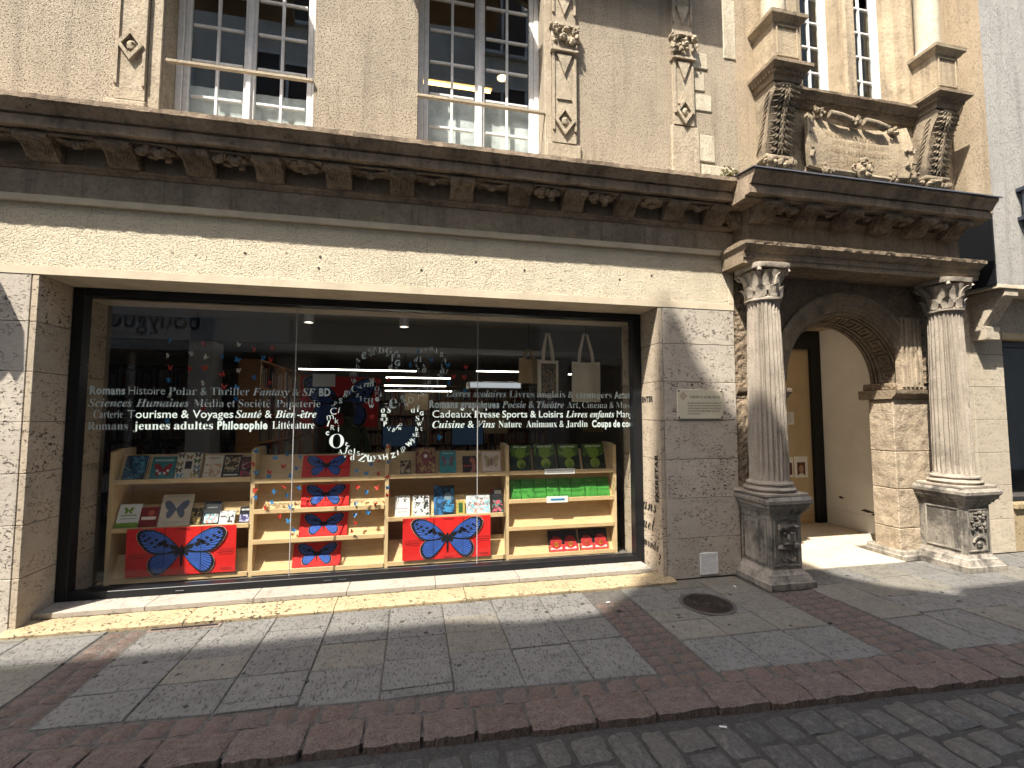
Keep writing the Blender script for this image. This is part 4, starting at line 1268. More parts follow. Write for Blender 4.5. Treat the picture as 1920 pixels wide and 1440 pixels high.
def styled(s, st):
    if st not in BASE: return s
    A, a = BASE[st]; out = ''
    for ch in s:
        ch = ACC[ch][0] if ch in ACC else ch
        if 'A' <= ch <= 'Z': out += chr(A + ord(ch) - 65)
        elif 'a' <= ch <= 'z': out += chr(a + ord(ch) - 97)
        else: out += ch
    return out
TEXT = {}
def text_bake(keys):
    """turn the wanted strings into meshes, all in one go"""
    jobs = []
    for (s, st) in keys:
        def mk(body):
            c = bpy.data.curves.new('lettering', 'FONT')
            c.body = body; c.resolution_u = 3; c.space_character = 1.12 if st == 'c' else 1.0
            c.offset = (-.014 if len(s) == 1 and st == 's' else None) or {'s': -.004, 'm': .008, 'c': .040, 'b': .03, 't': -.009}.get(st, 0.0)
            o = bpy.data.objects.new('lettering', c); COL.objects.link(o)
            return o
        acc = [(i, ACC[ch][1]) for i, ch in enumerate(s) if ch in ACC and st in BASE]
        jobs.append(((s, st), mk(styled(s, st)), [(mk(styled(s[:i], st)) if i else None, mk(styled(s[:i + 1], st)), k) for i, k in acc]))
    dg = bpy.context.evaluated_depsgraph_get()
    def wid(o): 
        me = o.evaluated_get(dg).to_mesh(); w = max(v.co.x for v in me.vertices); return w
    for key, o, acc in jobs:
        me = bpy.data.meshes.new_from_object(o.evaluated_get(dg))
        vs = [v.co.copy() for v in me.vertices]; fs = [tuple(p.vertices) for p in me.polygons]
        for (pa_, pb_, k) in acc:
            x0 = wid(pa_) if pa_ else 0.0; x1 = wid(pb_); cx = (x0 + x1) / 2 + .02; n = len(vs)
            z = .54
            if k == 1: q = [(cx - .05, z), (cx + .0, z), (cx + .11, z + .15), (cx + .03, z + .15)]; vs += [Vector((a, b, 0)) for a, b in q]; fs.append((n, n + 1, n + 2, n + 3))
            else:
                q = [(cx - .13, z), (cx - .07, z), (cx + .0, z + .09), (cx + .07, z), (cx + .13, z), (cx + .03, z + .15), (cx - .03, z + .15)]
                vs += [Vector((a, b, 0)) for a, b in q]; fs += [(n, n + 1, n + 2, n + 6), (n + 2, n + 3, n + 4, n + 5), (n + 2, n + 5, n + 6)]
        TEXT[key] = (vs, fs)
        bpy.data.meshes.remove(me)
    for key, o, acc in jobs:
        for q in [o] + [x for a in acc for x in a[:2] if x]:
            c = q.data; bpy.data.objects.remove(q); bpy.data.curves.remove(c)
CAPH = {}
PLQ = ['BELLE MAISON RENAISSANCE BATIE POUR LA FAMILLE HUVE,', 'AU DEBUT DU XVIe S. L\'INSCRIPTION LATINE GRAVEE', 'LE DISTIQUE INDIQUE "CLAUDE HUVE A FAIT CONSTRUIRE', 'CETTE MAISON POUR L\'EMBELLISSEMENT DE LA VILLE ET', 'POUR LA POSTERITE"']
INS = ['SIC CONSTRVXIT CLAVDIVS', 'HVVE IATROS DECORI', 'VRBIS AC POSTERITATI', 'CONSVLENS']
LETTERS = LETTERS.replace(' f|', ' t|').replace(' f"', ' t')
want = {(q, w[1]) for w in WORDS for q in w[0].split(' ')} | {(l.split(' ')[0], l.split(' ')[5]) for l in LETTERS.split('|')}
want |= {(s, 'm') for s in PLQ} | {(s, 'f') for s in INS} | {('LOGIS CLAUDE HUVE', 'f'), ('bouygues', 'm'), ('TELECOM', 's'), ('ans', 'w'), ('uel', 'w'), ('monde', 'w'), ('?', 'm'), ('ENTER', 'c'), ('EKSRETAR', 'c'), ("L'AILE DROITE", 's'), ("L'AILE GAUCHE", 's'), ('ATELIER', 's'), ('Romans', 's')}
text_bake(sorted(want))
def text_mesh(s, st, mat, width=None, height=None, center=False, maxw=None):
    """mesh of a string in the local x-y plane: cap height and width given in metres"""
    vs, fs = TEXT[(s, st)]
    x0 = min(v.x for v in vs); x1 = max(v.x for v in vs); z0 = min(v.y for v in vs); z1 = max(v.y for v in vs)
    if center:
        k = height / (z1 - z0); kx = k
        off = Vector(((x0 + x1) / 2, (z0 + z1) / 2, 0))
    else:
        k = height / .78; kx = width / (x1 - x0) if width else k
        off = Vector((x0, 0, 0))
    m = MB(); m.v = [Vector(((v.x - off.x) * kx, (v.y - off.y) * k, 0)) for v in vs]; m.f = list(fs)
    return m.mesh('lettering', mat, recalc=False)

# ------------------------------------------------------------------ the shop window
shop = bpy.data.objects.new('shop_window', None); COL.objects.link(shop); shop.parent = house
f = MB(); y0, y1 = .365, .470
f.cbox(-2.868, -2.785, y0, y1, .079, 2.711, .003); f.cbox(2.312, 2.407, y0, y1, .079, 2.711, .003)
f.cbox(-2.785, 2.312, y0, y1, 2.645, 2.711, .003); f.cbox(-2.785, 2.312, y0, y1, .079, .142, .003)
f.build('frame', M['steel'], shop)
for x in (-1.95, -.75, -.62, 1.25): MB().cbox(x - .035, x + .035, .358, .366, .095, .110, .002).build('drain_cap', M['steel'], shop)
for a, b in ((-2.784, -1.102), (-1.096, .632), (.638, 2.311)):
    MB().box(a, b, .445, .455, .143, 2.644).build('pane', M['glass'], shop)
for x in (-1.099, .635): MB().box(x - .003, x + .003, .443, .458, .143, 2.644).build('glass_joint', M['seal'], shop)
def raw_w(s, st):
    vs = TEXT[(s, st)][0]
    return max(v.x for v in vs) - min(v.x for v in vs)
for (s, st, a, b, z) in WORDS:
    tok = s.split(' '); ws = [raw_w(q, st) for q in tok]
    k = (b - a) / (sum(ws) + .30 * (len(tok) - 1)); x = a
    for q, w in zip(tok, ws):
        link('word', text_mesh(q, st, M['vinyl'], w * k, .079 if st != 's' else .082), shop, (x, .4565, z), (rad(90), 0, 0))
        x += (w + .30) * k
lm = {}
for l in LETTERS.split('|'):
    ch, x, z, h, r, st = l.split(' ')
    key = (ch, st)
    if key not in lm: lm[key] = text_mesh(ch, st, M['vinyl'], None, 1.0, True)
    link('letter', lm[key], shop, (float(x), .4565, float(z)), (rad(90), rad(-float(r)), 0), (float(h) * .80,) * 3)

# graffiti on the reveal to the right of the window (read from the glass outwards)
GR = Matrix(((0, 0, -1), (-1, 0, 0), (0, 1, 0)))
M['spray'] = mat_flat('black_marker', (.02, .018, .018), .6, .2, 30)
def graffito(s, st, y, z, w, h, rz=0, x=2.4085):
    me = text_mesh(s, st, M['spray'], w, h)
    o = link('graffiti', me, house, (x, y, z))
    o.rotation_euler = (GR @ Matrix.Rotation(rz, 3, 'Z')).to_euler()
graffito('ans', 'w', .385, .625, .28, .20)
graffito('uel', 'w', .385, .43, .25, .19)
graffito('monde', 'w', .385, .25, .31, .16)
graffito('?', 'm', .075, .15, .045, .10)
graffito('ENTER', 'c', .36, 1.755, .23, .062)
graffito('EKSRETAR', 'c', .055, .74, .48, .07, rad(90))
for (pts, mt) in (([(.50, .36), (.66, .36), (.66, .50), (.62, .54), (.53, .54), (.49, .48)], 'white_paint'), ([(.50, .555), (.53, .525), (.61, .53), (.655, .58), (.665, .66), (.64, .73), (.58, .755), (.53, .74), (.52, .70)], 'spray')):
    MB().prism(pts, 'x', 2.4088, 2.4095).build('stencil_portrait', M[mt], house)
MB().prism([(.515, .595), (.535, .57), (.585, .575), (.605, .63), (.60, .69), (.555, .70), (.52, .68)], 'x', 2.4075, 2.4087).build('stencil_portrait', M['whitepaper'], house)
MB().prism([(.515, .595), (.535, .56), (.60, .565), (.605, .62), (.57, .60), (.55, .615), (.53, .61)], 'x', 2.4065, 2.4074).build('stencil_portrait', M['spray'], house)

# inscription on the carved panel
M['carved_letter'] = mat_flat('cut_letters', (.33, .25, .155), .95, .3, 40)
for i, s in enumerate(INS):
    w = (1.02, .84, .90, .42)[i]
    link('inscription', text_mesh(s, 'f', M['carved_letter'], w * .9, .050), house, (4.92 - w * .45, -.089, 4.735 - i * .085), (rad(90), 0, 0))

# ------------------------------------------------------------------ things on the pier
M['plaque'] = mat_flat('plaque_enamel', (.60, .56, .42), .35, .08, 3, .5)
M['tan_print'] = mat_flat('tan_print', (.42, .34, .25), .5, .1)
pq = thing('wall_plaque', 'cream history plaque with dark lettering screwed to the stone pier', 'plaque', (2.858, 0, 1.726))
MB().cbox(-.26, .26, -.014, -.003, -.149, .149, .003).build('plate', M['plaque'], pq)
for sx in (-1, 1):
    for sz in (-1, 1):
        MB().prism([(sx * .243 + .009 * math.cos(a), sz * .133 + .009 * math.sin(a)) for a in [i * math.pi / 5 for i in range(10)]], 'y', -.019, -.0035).build('screw', M['black'], pq)
link('lettering', text_mesh('LOGIS CLAUDE HUVE', 'f', M['black'], .345, .026), pq, (-.115, -.0155, .062), (rad(90), 0, 0))
for i, s in enumerate(PLQ):
    w = (.385, .38, .38, .37, .14)[i]
    link('lettering', text_mesh(s, 'm', M['black'], w, .0145), pq, (-.145, -.0155, .005 - i * .027), (rad(90), 0, 0))
MB().prism([(-.192 + (.047 if k % 2 == 0 else .030) * math.cos(k * math.pi / 4), .083 + (.047 if k % 2 == 0 else .030) * math.sin(k * math.pi / 4)) for k in range(8)], 'y', -.0155, -.0141).build('emblem', M['tan_print'], pq)
MB().prism([(-.192 + .008 * math.cos(k), .083 + .008 * math.sin(k)) for k in range(6)], 'y', -.0165, -.0156).build('emblem', M['plaque'], pq)

vt = thing('vent_grille', 'white louvred vent grille low on the stone pier', 'vent', (2.913, 0, .135))
v = MB(); e = .022
for (a, b, c, d) in ((-.103, .103, -.107, -.107 + e), (-.103, .103, .107 - e * 1.6, .107), (-.103, -.103 + e, -.085, .072), (.103 - e, .103, -.085, .072)):
    v.cbox(a, b, -.014, -.003, c, d, .003)
v.build('frame', M['white_paint'], vt)
MB().box(-.083, .083, -.006, -.0032, -.086, .074).build('backing', M['black'], vt)
sl = MB().cbox(-.081, .081, -.012, .0, -.004, .0045, .001).mesh('slat', M['white_paint'])
for i in range(14): link('slat', sl, vt, (0, -.001, -.078 + i * .0113), (rad(28), 0, 0))
for sx in (-1, 1):
    for sz in (-1, 1): MB().blob((sx * .093, -.0145, sz * .097), (.005, .003, .005), 1, 0, 6, 4).build('screw', M['black'], vt)

# ------------------------------------------------------------------ things set into the pavement
mh = thing('manhole_cover', 'round cast iron manhole cover in the pavement near the pier', 'manhole cover', (2.487, -.585, 0))
c = MB(); R0 = .205
c.lathe([(R0, -.01), (R0, .0045), (R0 - .012, .006), (R0 - .014, .0035), (.0005, .0035)], 0, 0, 40)
c.build('cover', M['iron'], mh)
c = MB()
for k in range(9):
    r0 = .03 + k * .019; n = int(10 + k * 5)
    c.loft([[((r0 + q + .005 * math.sin(6 * a + k * 2)) * math.cos(a), (r0 + q + .005 * math.sin(6 * a + k * 2)) * math.sin(a), z) for (q, z) in ((0, .003), (.0015, .013), (.0065, .013), (.008, .003))] for a in [2 * math.pi * i / (n * 2) for i in range(n * 2 + 1)]], cap=False)
c.build('tread', M['iron'], mh)
MB().lathe([(.235, .0005), (.235, .004), (.206, .0045), (.206, .0005)], 0, 0, 40).build('rim', M['mortar'], mh)
dg_ = thing('drain_grate', 'narrow rusty drain slot in the pavement under the shop step', 'drain', (-1.68, -.165, 0))
MB().cbox(-.25, .25, -.03, .03, -.02, .006, .003).build('frame', M['kerb'], dg_)
MB().box(-.225, .225, -.012, .014, .0, .0085).build('slot', M['black'], dg_)
MB().box(-.225, .225, -.001, .004, .0, .012).build('bar', M['iron'], dg_)
random.seed(77)
for i, (x, y, l) in enumerate(((1.66, -.40, 'cigarette end lying by the top of the middle sett band'), (2.98, -.30, 'cigarette end lying on the paving beside the blackened pedestal'), (1.62, -1.97, 'cigarette end lying on the street cobbles'))):
    z = .004 if y > -1.4 else -.028
    tag(MB().tube([(-.018, 0, .005), (.018, .004, .005)], .004, 6).build('cigarette_end', M['white'], None, loc=(x, y, z), rot=(0, 0, i * 1.3)), l, 'litter')
random.seed(52)
g = MB()
for k in range(420):
    x = random.uniform(-2.5, 6.0)
    q = random.random()
    y = kerb_y(x) - .12 - abs(random.gauss(0, .05)) if q < .45 else (random.uniform(-1.4, -.1) if q < .8 else -.105 - abs(random.gauss(0, .03)))
    z = -.038 if y < kerb_y(x) - .1 else .001
    r = random.uniform(.002, .006)
    g.add([(x - r, y, z), (x + r, y - r * .6, z), (x + r * .3, y + r, z), (x, y, z + r * 1.1)], [(0, 1, 3), (1, 2, 3), (2, 0, 3), (0, 2, 1)])
g.build('grit', M['mortar'], pav, kind='stuff')
g = MB()
for k in range(46):
    x, y, r = random.uniform(-2.3, 5.5), random.uniform(-1.25, -.15), random.uniform(.007, .018)
    g.prism([(x + r * (1 + .3 * math.sin(a * 2 + k)) * math.cos(a), y + r * (1 + .3 * math.cos(a * 3 + k)) * math.sin(a)) for a in [i * .7 for i in range(9)]], 'z', -.004, .0036)
g.build('gum_spots', M['joint'], pav, kind='stuff')

# ------------------------------------------------------------------ neighbouring house on the right
nb = thing('neighbour_building', 'grey roughcast house projecting beside the portal, shop window below', 'building', (6.42, 0, 0))
nb.location = (0, 0, 0)
part('upper_wall', MB().box(6.42, 13, -.35, .32, 3.07, 9.6), M['render_grey'], nb)
part('side_wall', MB().box(6.416, 6.4195, -.349, .0, 3.90, 9.6), M['render_right'], nb)
part('side_dark_panel', MB().cbox(6.400, 6.4195, -.346, .0, 3.09, 3.897, .002), M['steel'], nb)  # near-black panel over the lower part of the side wall
part('drip_edge', MB().cbox(6.415, 13, -.362, -.30, 3.045, 3.085, .004), M['cement'], nb)
part('soffit', MB().box(6.43, 13, -.30, .3, 3.055, 3.069), M['cement'], nb)
part('wall_core', MB().box(6.09, 7.0, .055, .5, 0, 3.05), M['mortar'], nb)
part('lintel', MB().box(7.0, 13, .02, .5, 2.62, 3.05), M['trav_far'], nb)
part('lintel_band', MB().box(7.0, 13, .0, .45, 2.54, 2.618), M['birch'], nb)
part('stall_riser', MB().box(7.0, 13, .01, .5, 0, .50), M['step'], nb)
part('window_sill', MB().cbox(7.0, 13, -.03, .3, .502, .56, .004), M['step'], nb)
for a, b in zip(ZJ + [3.05], (ZJ + [3.05])[1:]):
    for (xa, xb) in ((6.09, 6.50), (6.502, 7.0)):
        g = .0022; cz = (a + b) / 2
        o = MB().cbox(xa - 6.5 + g, xb - 6.5 - g, -.028, .028, a - cz + g, b - cz - g, .003).build('stone_slab', M['trav_far'], nb, loc=(6.5, .03, cz))
br = part('bracket', MB().prism([(.002, 2.50), (-.15, 2.50), (-.16, 2.64), (-.12, 2.66), (-.30, 2.95), (-.345, 2.97), (-.345, 3.043), (.002, 3.043)], 'x', 6.52, 6.72), M['trav_far'], nb)
sw = bpy.data.objects.new('shop_window', None); COL.objects.link(sw); sw.parent = nb
f = MB(); f.cbox(7.002, 7.06, .10, .16, .562, 2.538); f.cbox(7.06, 13, .10, .16, 2.46, 2.538); f.cbox(7.06, 13, .10, .16, .562, .60); f.cbox(8.2, 8.26, .10, .16, .60, 2.46)
f.build('frame', M['steel'], sw)
MB().box(7.06, 8.2, .126, .134, .60, 2.46).build('pane', M['glass'], sw)
MB().box(8.26, 13, .126, .134, .60, 2.46).build('pane', M['glass'], sw)
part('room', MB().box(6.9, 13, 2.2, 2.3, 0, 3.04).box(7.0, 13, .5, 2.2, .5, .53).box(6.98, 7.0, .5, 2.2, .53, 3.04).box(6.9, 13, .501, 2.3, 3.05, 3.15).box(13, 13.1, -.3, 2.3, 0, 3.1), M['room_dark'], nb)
M['kraft_n'] = mat_flat('lamp_shade_cloth', (.5, .4, .26), .9, .1)
# goods in the neighbour's window
for i, (x, y, z, w, h, c, l) in enumerate(((7.35, .45, .53, .22, .16, (.10, .36, .40), 'turquoise cushion in the neighbouring shop window'), (7.62, .5, .53, .30, .24, (.10, .34, .38), 'large turquoise cushion in the neighbouring shop window, further right'), (7.42, .7, .90, .26, .30, (.55, .52, .47), 'pale patterned cushion on a stand in the neighbouring shop window'), (7.45, .75, .53, .30, .35, (.05, .09, .14), 'dark blue cushion on the floor of the neighbouring shop window'))):
    o = MB().sheet(lambda u, v: ((u - .5) * w, .05 * math.sin(math.pi * u) * math.sin(math.pi * v) * -1, v * h), 6, 6, (0, .05, 0)).build('cushion', mat_flat('cushion_cloth', c, .9, .3, 20), None, 50, loc=(x, y, z))
    tag(o, l, 'cushion')
nl = thing('shop_lamp', 'small warm lamp glowing in the neighbouring shop window', 'lamp', (7.75, 1.1, 2.2))
MB().lathe([(.02, .14), (.10, .0), (.09, .0), (.01, .13)], 0, 0, 12).build('shade', M['kraft_n'], nl, 40)
MB().blob((0, 0, .03), .035, 1, 0).build('bulb', mat_emit('shop_bulb', (1, .78, .5), 14), nl, 60)
MB().tube([(0, 0, .14), (0, 0, .85)], .004, 5).build('cord', M['black'], nl)
for i, (x, y, z, w, h, c, l) in enumerate(((7.62, 1.6, 1.95, .45, .34, (.45, .16, .08), 'orange picture on the wall of the neighbouring shop'), (8.25, 1.7, 1.6, .4, .55, (.30, .25, .16), 'tall brown picture on the wall of the neighbouring shop'), (7.5, 1.5, 1.25, .4, .28, (.42, .32, .14), 'yellow picture low on the wall of the neighbouring shop'))):
    o = thing('picture', l, 'picture', (x, y, z))
    MB().cbox(-w / 2, w / 2, -.015, .015, -h / 2, h / 2, .004).build('frame', M['black'], o)
    MB().box(-w / 2 + .03, w / 2 - .03, -.018, -.0155, -h / 2 + .03, h / 2 - .03).build('image', mat_print('shop_picture', [c, tuple(.5 * q for q in c), tuple(min(1, 1.6 * q) for q in c)], 9), o)
    MB().tube([(0, 0, h / 2), (0, 0, 3.04 - z)], .003, 4).build('cord', M['black'], o)
rc = thing('red_card', 'red card standing high in the neighbouring shop window', 'card', (7.35, .6, 1.55))
MB().cbox(-.10, .10, -.004, .004, 0, .22, .002).build('card', M['red'], rc)
MB().tube([(-.06, -.006, .08), (-.02, -.006, .15), (.01, -.006, .07), (.05, -.006, .15)], .008, 5).build('scrawl', M['whitepaper'], rc)
MB().box(-.15, .15, .01, .10, -1.02, 0).build('stand', M['black'], rc)
# dark metal sign bracket on the grey wall
sb = thing('sign_bracket', 'dark blue metal sign bracket fixed to the grey roughcast wall', 'bracket', (6.83, -.35, 3.84))
M['bluesteel'] = mat_flat('blue_grey_steel', (.03, .038, .055), .4, .2, 10, .5)
MB().tube([(0, -.06, 0), (0, -.06, .40)], .028, 10).build('post', M['bluesteel'], sb)
for z in (.02, .36): MB().cbox(-.05, .05, -.10, -.001, z - .015, z + .03, .004).build('clamp', M['bluesteel'], sb)
MB().box(.03, .9, -.066, -.054, .03, .37).build('sign_board', M['bluesteel'], sb)
MB().tube([(.35, -.004, -.9), (.33, -.006, -.2), (.02, -.006, -.04), (0, -.03, 0)], .006, 5).build('cable', M['black'], sb)

# unseen sign board added past the left edge to shade the left pier
hs = thing('shadow_sign', 'unseen sign board added left of the bookshop window to shade the pier', 'sign', (-3.75, 0, 2.9))
MB().prism([(-.30, .62), (.18, .70), (.31, .42), (.325, .12), (.28, .02), (.23, .10), (.19, .03), (-.30, .0)], 'y', -.47, -.43).build('board', M['bluesteel'], hs)
MB().tube([(0, .0, .75), (0, -.45, .75), (0, -.45, .62)], .015, 6).build('arm', M['black'], hs)

# ------------------------------------------------------------------ house across the street (its shadow and its reflection are seen)
M['opp_wall'] = mat_render('render_opposite', (.74, .70, .62), (.68, .64, .56), 60, .8, .01, .12)
M['opp_band'] = mat_flat('sign_band', (.70, .70, .68), .6, .1, 3)
M['opp_blue'] = mat_flat('sign_blue', (.012, .03, .09), .5, .1)
op = thing('opposite_building', 'tall pale house across the street, mirrored in the bookshop glass', 'building', (0, -6.56, 0))
op.location = (0, 0, 0)
sil = [(-30, -.81), (-1, -.83), (.8, -.72), (1.5, -1.0), (2.12, -.92), (2.18, 1.2), (2.34, 2.55), (2.46, 3.1), (2.58, 3.1), (2.8, 2.55), (3.29, 1.95), (3.70, 1.42), (3.92, .98), (4.06, .42), (4.95, -.87), (6.07, -1.94), (6.45, -2.2), (10.5, -2.2), (10.6, 2.5), (40, 2.5)]
top = [(x - 6.89, z + 14.43) for (x, z) in sil]
OY = -6.56
part('wall', MB().prism([(top[0][0], -.1)] + [(top[-1][0], -.1)] + top[::-1], 'y', OY - 4, OY), M['opp_wall'], op)
part('sign_band', MB().box(-9.0, -2.9, OY, OY + .06, 3.30, 4.15), M['opp_band'], op)
part('shutter_box', MB().cbox(-9.0, 3.2, OY, OY + .22, 3.02, 3.24, .02), M['seal'], op)
for z in (3.06, 3.12, 3.18): part('shutter_line', MB().box(-9.0, 3.2, OY + .22, OY + .226, z, z + .02), M['white_paint'], op)
part('sign_band', MB().box(-2.4, 3.2, OY, OY + .05, 3.30, 3.95), M['room_dark'], op)
link('letters', text_mesh('bouygues', 'm', M['opp_blue'], 1.95, .44), op, (-4.78, OY + .066, 3.55), (rad(90), 0, rad(180)))
link('letters', text_mesh('TELECOM', 's', M['opp_blue'], .75, .07), op, (-5.7, OY + .066, 3.37), (rad(90), 0, rad(180)))
for (a, b) in ((-8.6, -6.2), (-6.0, -3.2), (-2.2, .2), (.4, 2.9), (4.0, 6.6), (7.2, 9.5)):
    w = part('shop_opening', MB().box(a, b, OY, OY + .02, .35, 2.95), M['room_dark'], op)
    part('window_frame', MB().box(a, b, OY + .02, OY + .05, .35, .42).box(a, b, OY + .02, OY + .05, 2.88, 2.95).box(a, a + .06, OY + .02, OY + .05, .42, 2.88).box(b - .06, b, OY + .02, OY + .05, .42, 2.88), M['steel'], w)
for fl in range(3):
    for k in range(9):
        xa = -14 + k * 2.6; z = 5.0 + fl * 3.0
        w = part('window', MB().box(xa, xa + 1.1, OY, OY + .02, z, z + 1.9), M['room_dark'], op)
        part('window_frame', MB().box(xa - .06, xa, OY, OY + .06, z - .06, z + 1.96).box(xa + 1.1, xa + 1.16, OY, OY + .06, z - .06, z + 1.96).box(xa + .52, xa + .58, OY + .02, OY + .05, z, z + 1.9).box(xa, xa + 1.1, OY, OY + .06, z + 1.9, z + 1.96).box(xa - .1, xa + 1.2, OY, OY + .12, z - .14, z - .06), M['white_paint'], w)

# ------------------------------------------------------------------ inside the shop
BFS = """B-1.334,0.69,1.191 B-1.22,0.69,1.225 B-1.104,0.69,1.197 R-1.257,0.69,1.107 B-1.136,0.69,1.082 R-1.381,0.69,1.05 B-1.389,0.69,1.011 B-1.188,0.69,1.01 B-0.424,0.69,1.11 R-0.343,0.69,1.138 B-0.56,0.69,1.044 B-0.467,0.69,1.016 R-0.351,0.69,1.008 R-1.231,0.685,0.91 B-1.334,0.685,0.861 B-1.212,0.685,0.822 B-1.106,0.685,0.888 B-1.345,0.685,0.758 B-1.178,0.685,0.706 R-1.4,0.685,0.706 R-0.554,0.685,0.883 R-0.355,0.685,0.865 B-0.461,0.685,0.825 B-0.575,0.685,0.714 R-0.38,0.685,0.704 R-1.274,0.68,0.619 B-1.194,0.68,0.571 B-1.14,0.68,0.48 B-0.577,0.68,0.601 B-0.443,0.68,0.623 R-0.556,0.68,0.523 R-0.588,0.68,0.439 B-1.508,0.68,1.261 R-1.519,0.68,1.132 B-1.501,0.68,1.05 R-1.505,0.68,0.878 B-1.496,0.68,0.811 R-0.243,0.68,1.286 B-0.256,0.68,1.132 R-0.255,0.68,0.978 B-0.258,0.68,0.866 R-0.258,0.68,0.791 B-2.221,0.6,2.302 R-1.936,0.6,2.283 W-1.642,0.6,2.287 R-1.5,0.6,2.248 R-1.34,0.6,2.258 W-2.23,0.6,2.16 W-2.04,0.6,2.19 W-1.919,0.6,2.157 B-1.771,0.6,2.167 B-1.652,0.6,2.141 B-1.43,0.6,2.164 R-1.355,0.6,2.143 R-2.221,0.6,2.05 R-2.044,0.6,2.043 R-1.927,0.6,2.055 R-1.777,0.6,1.998 W-1.641,0.6,2.039 B-1.502,0.6,1.968 R-1.349,0.6,1.929 B-2.213,0.6,1.937 W-1.927,0.6,1.911 R-1.76,0.6,1.88 B-1.65,0.6,1.878 B-1.65,0.6,1.768 W-2.199,0.6,1.789 R-1.93,0.6,1.675 B-2.219,0.6,1.56 B0.028,0.62,2.27 B-0.05,0.62,2.128 B0.17,0.62,2.182 B0.343,0.62,2.137 R0.527,0.62,2.121 R0.408,0.62,2.016 R0.518,0.62,2.008 B0.349,0.62,1.948 R-0.341,0.62,1.957 R-0.26,0.62,1.977 W-0.413,0.62,1.965 B0.519,0.62,1.872 R-0.411,0.62,1.592 B0.264,0.62,1.381"""
M['shop_floor'] = mat_wood('shop_floor', (.16, .11, .07), (.11, .075, .05), (1, 6, 6))
M['shop_ceil'] = mat_flat('shop_ceiling', (.22, .215, .20), .9, .1, 2)
M['shop_wall'] = mat_flat('shop_wall', (.22, .185, .15), .9, .25, 2)
M['dust'] = mat_flat('display_floor', (.13, .12, .105), .9, .5, 9)
rm = bpy.data.objects.new('shop_room', None); COL.objects.link(rm); rm.parent = house
part('display_floor', MB().box(-2.868, 2.408, .471, 1.2, -.02, .052), M['dust'], rm)
part('floor', MB().box(-4.6, 4.0, 1.2, 8.0, -.02, .03), M['shop_floor'], rm)
part('ceiling', MB().box(-4.6, 3.84, .401, 8.0, 2.785, 2.9), M['shop_ceil'], rm)
part('ceiling_beam', MB().box(-2.868, 2.408, .55, .80, 2.655, 2.713), M['cement'], rm)
part('wall', MB().box(-4.6, 3.84, 7.9, 8.0, .03, 2.785), M['shop_wall'], rm)
part('wall', MB().box(-4.7, -4.6, .9, 8.0, .03, 2.785), M['shop_wall'], rm)
part('wall', MB().box(3.74, 3.84, .9, 8.0, .03, 2.785), M['shop_wall'], rm)
part('wall', MB().box(-4.6, -2.93, .9, 1.0, .03, 2.785).box(3.29, 3.74, .9, 1.0, .03, 2.785), M['shop_wall'], rm)
part('pillar', MB().box(-2.62, -2.36, 1.9, 2.2, .03, 2.785), M['seal'], rm)
part('ceiling_duct', MB().box(-4.4, 3.6, 1.9, 2.5, 2.50, 2.784), M['shop_ceil'], rm)

# lit tubes under the ceiling, spots
M['tube_white'] = mat_emit('white_tube', (1.0, .93, .78), 5.0)
tubes = [(-1.65, .03, 3.0, 2.285, 'long lit tube lamp left of the letter ampersand, nearest the street'), (-.42, .56, 3.1, 2.19, 'second lit tube lamp, behind the letter ampersand'), (-.50, .55, 4.0, 2.12, 'third lit tube lamp, lower behind the letter ampersand'), (-.52, .70, 4.6, 2.06, 'fourth lit tube lamp, lowest behind the letter ampersand'), (.96, 1.90, 3.0, 2.305, 'lit tube lamp behind the brown paper bag'), (2.55, 2.85, 3.2, 2.30, 'short lit tube lamp right of the cream tote bag')]
for (a, b, y, z, l) in tubes:
    t = thing('tube_lamp', l, 'lamp', ((a + b) / 2, y, z), group='lit tubes in the shop')
    h = (b - a) / 2
    MB().cbox(-h, h, -.012, .012, .010, .024, .003).build('housing', M['steel'], t)
    MB().tube([(-h, 0, 0), (h, 0, 0)], .009, 6).build('tube', M['tube_white'], t)
    for s in (-1, 1): MB().tube([(s * h * .8, 0, .024), (s * h * .8, 0, 2.784 - z)], .003, 4).build('wire', M['black'], t)
for (x, y, l) in ((-1.13, 1.1, 'round ceiling spot at the left glass joint'), (-.12, 1.15, 'round ceiling spot above the letter ampersand')):
    t = thing('ceiling_spot', l, 'lamp', (x, y, 2.62))
    MB().lathe([(.05, .16), (.055, .0), (.045, .0), (.04, .02), (.0005, .02)], 0, 0, 14).build('housing', M['white_paint'], t, 40)
    MB().lathe([(.039, .012), (.0005, .012), (.0005, .016), (.039, .016)], 0, 0, 14).build('lens', mat_emit('spot_lens', (1, .9, .72), 3), t)
cl = thing('light_box', 'white glowing light box over the shop counter', 'lamp', (1.25, 3.1, 2.02))
MB().cbox(-.42, .42, -.2, .2, .0, .12, .01).build('shell', M['white_paint'], cl)
MB().box(-.40, .40, -.205, -.201, .02, .10).build('diffuser', mat_emit('light_box', (.9, .95, 1.0), .14), cl)

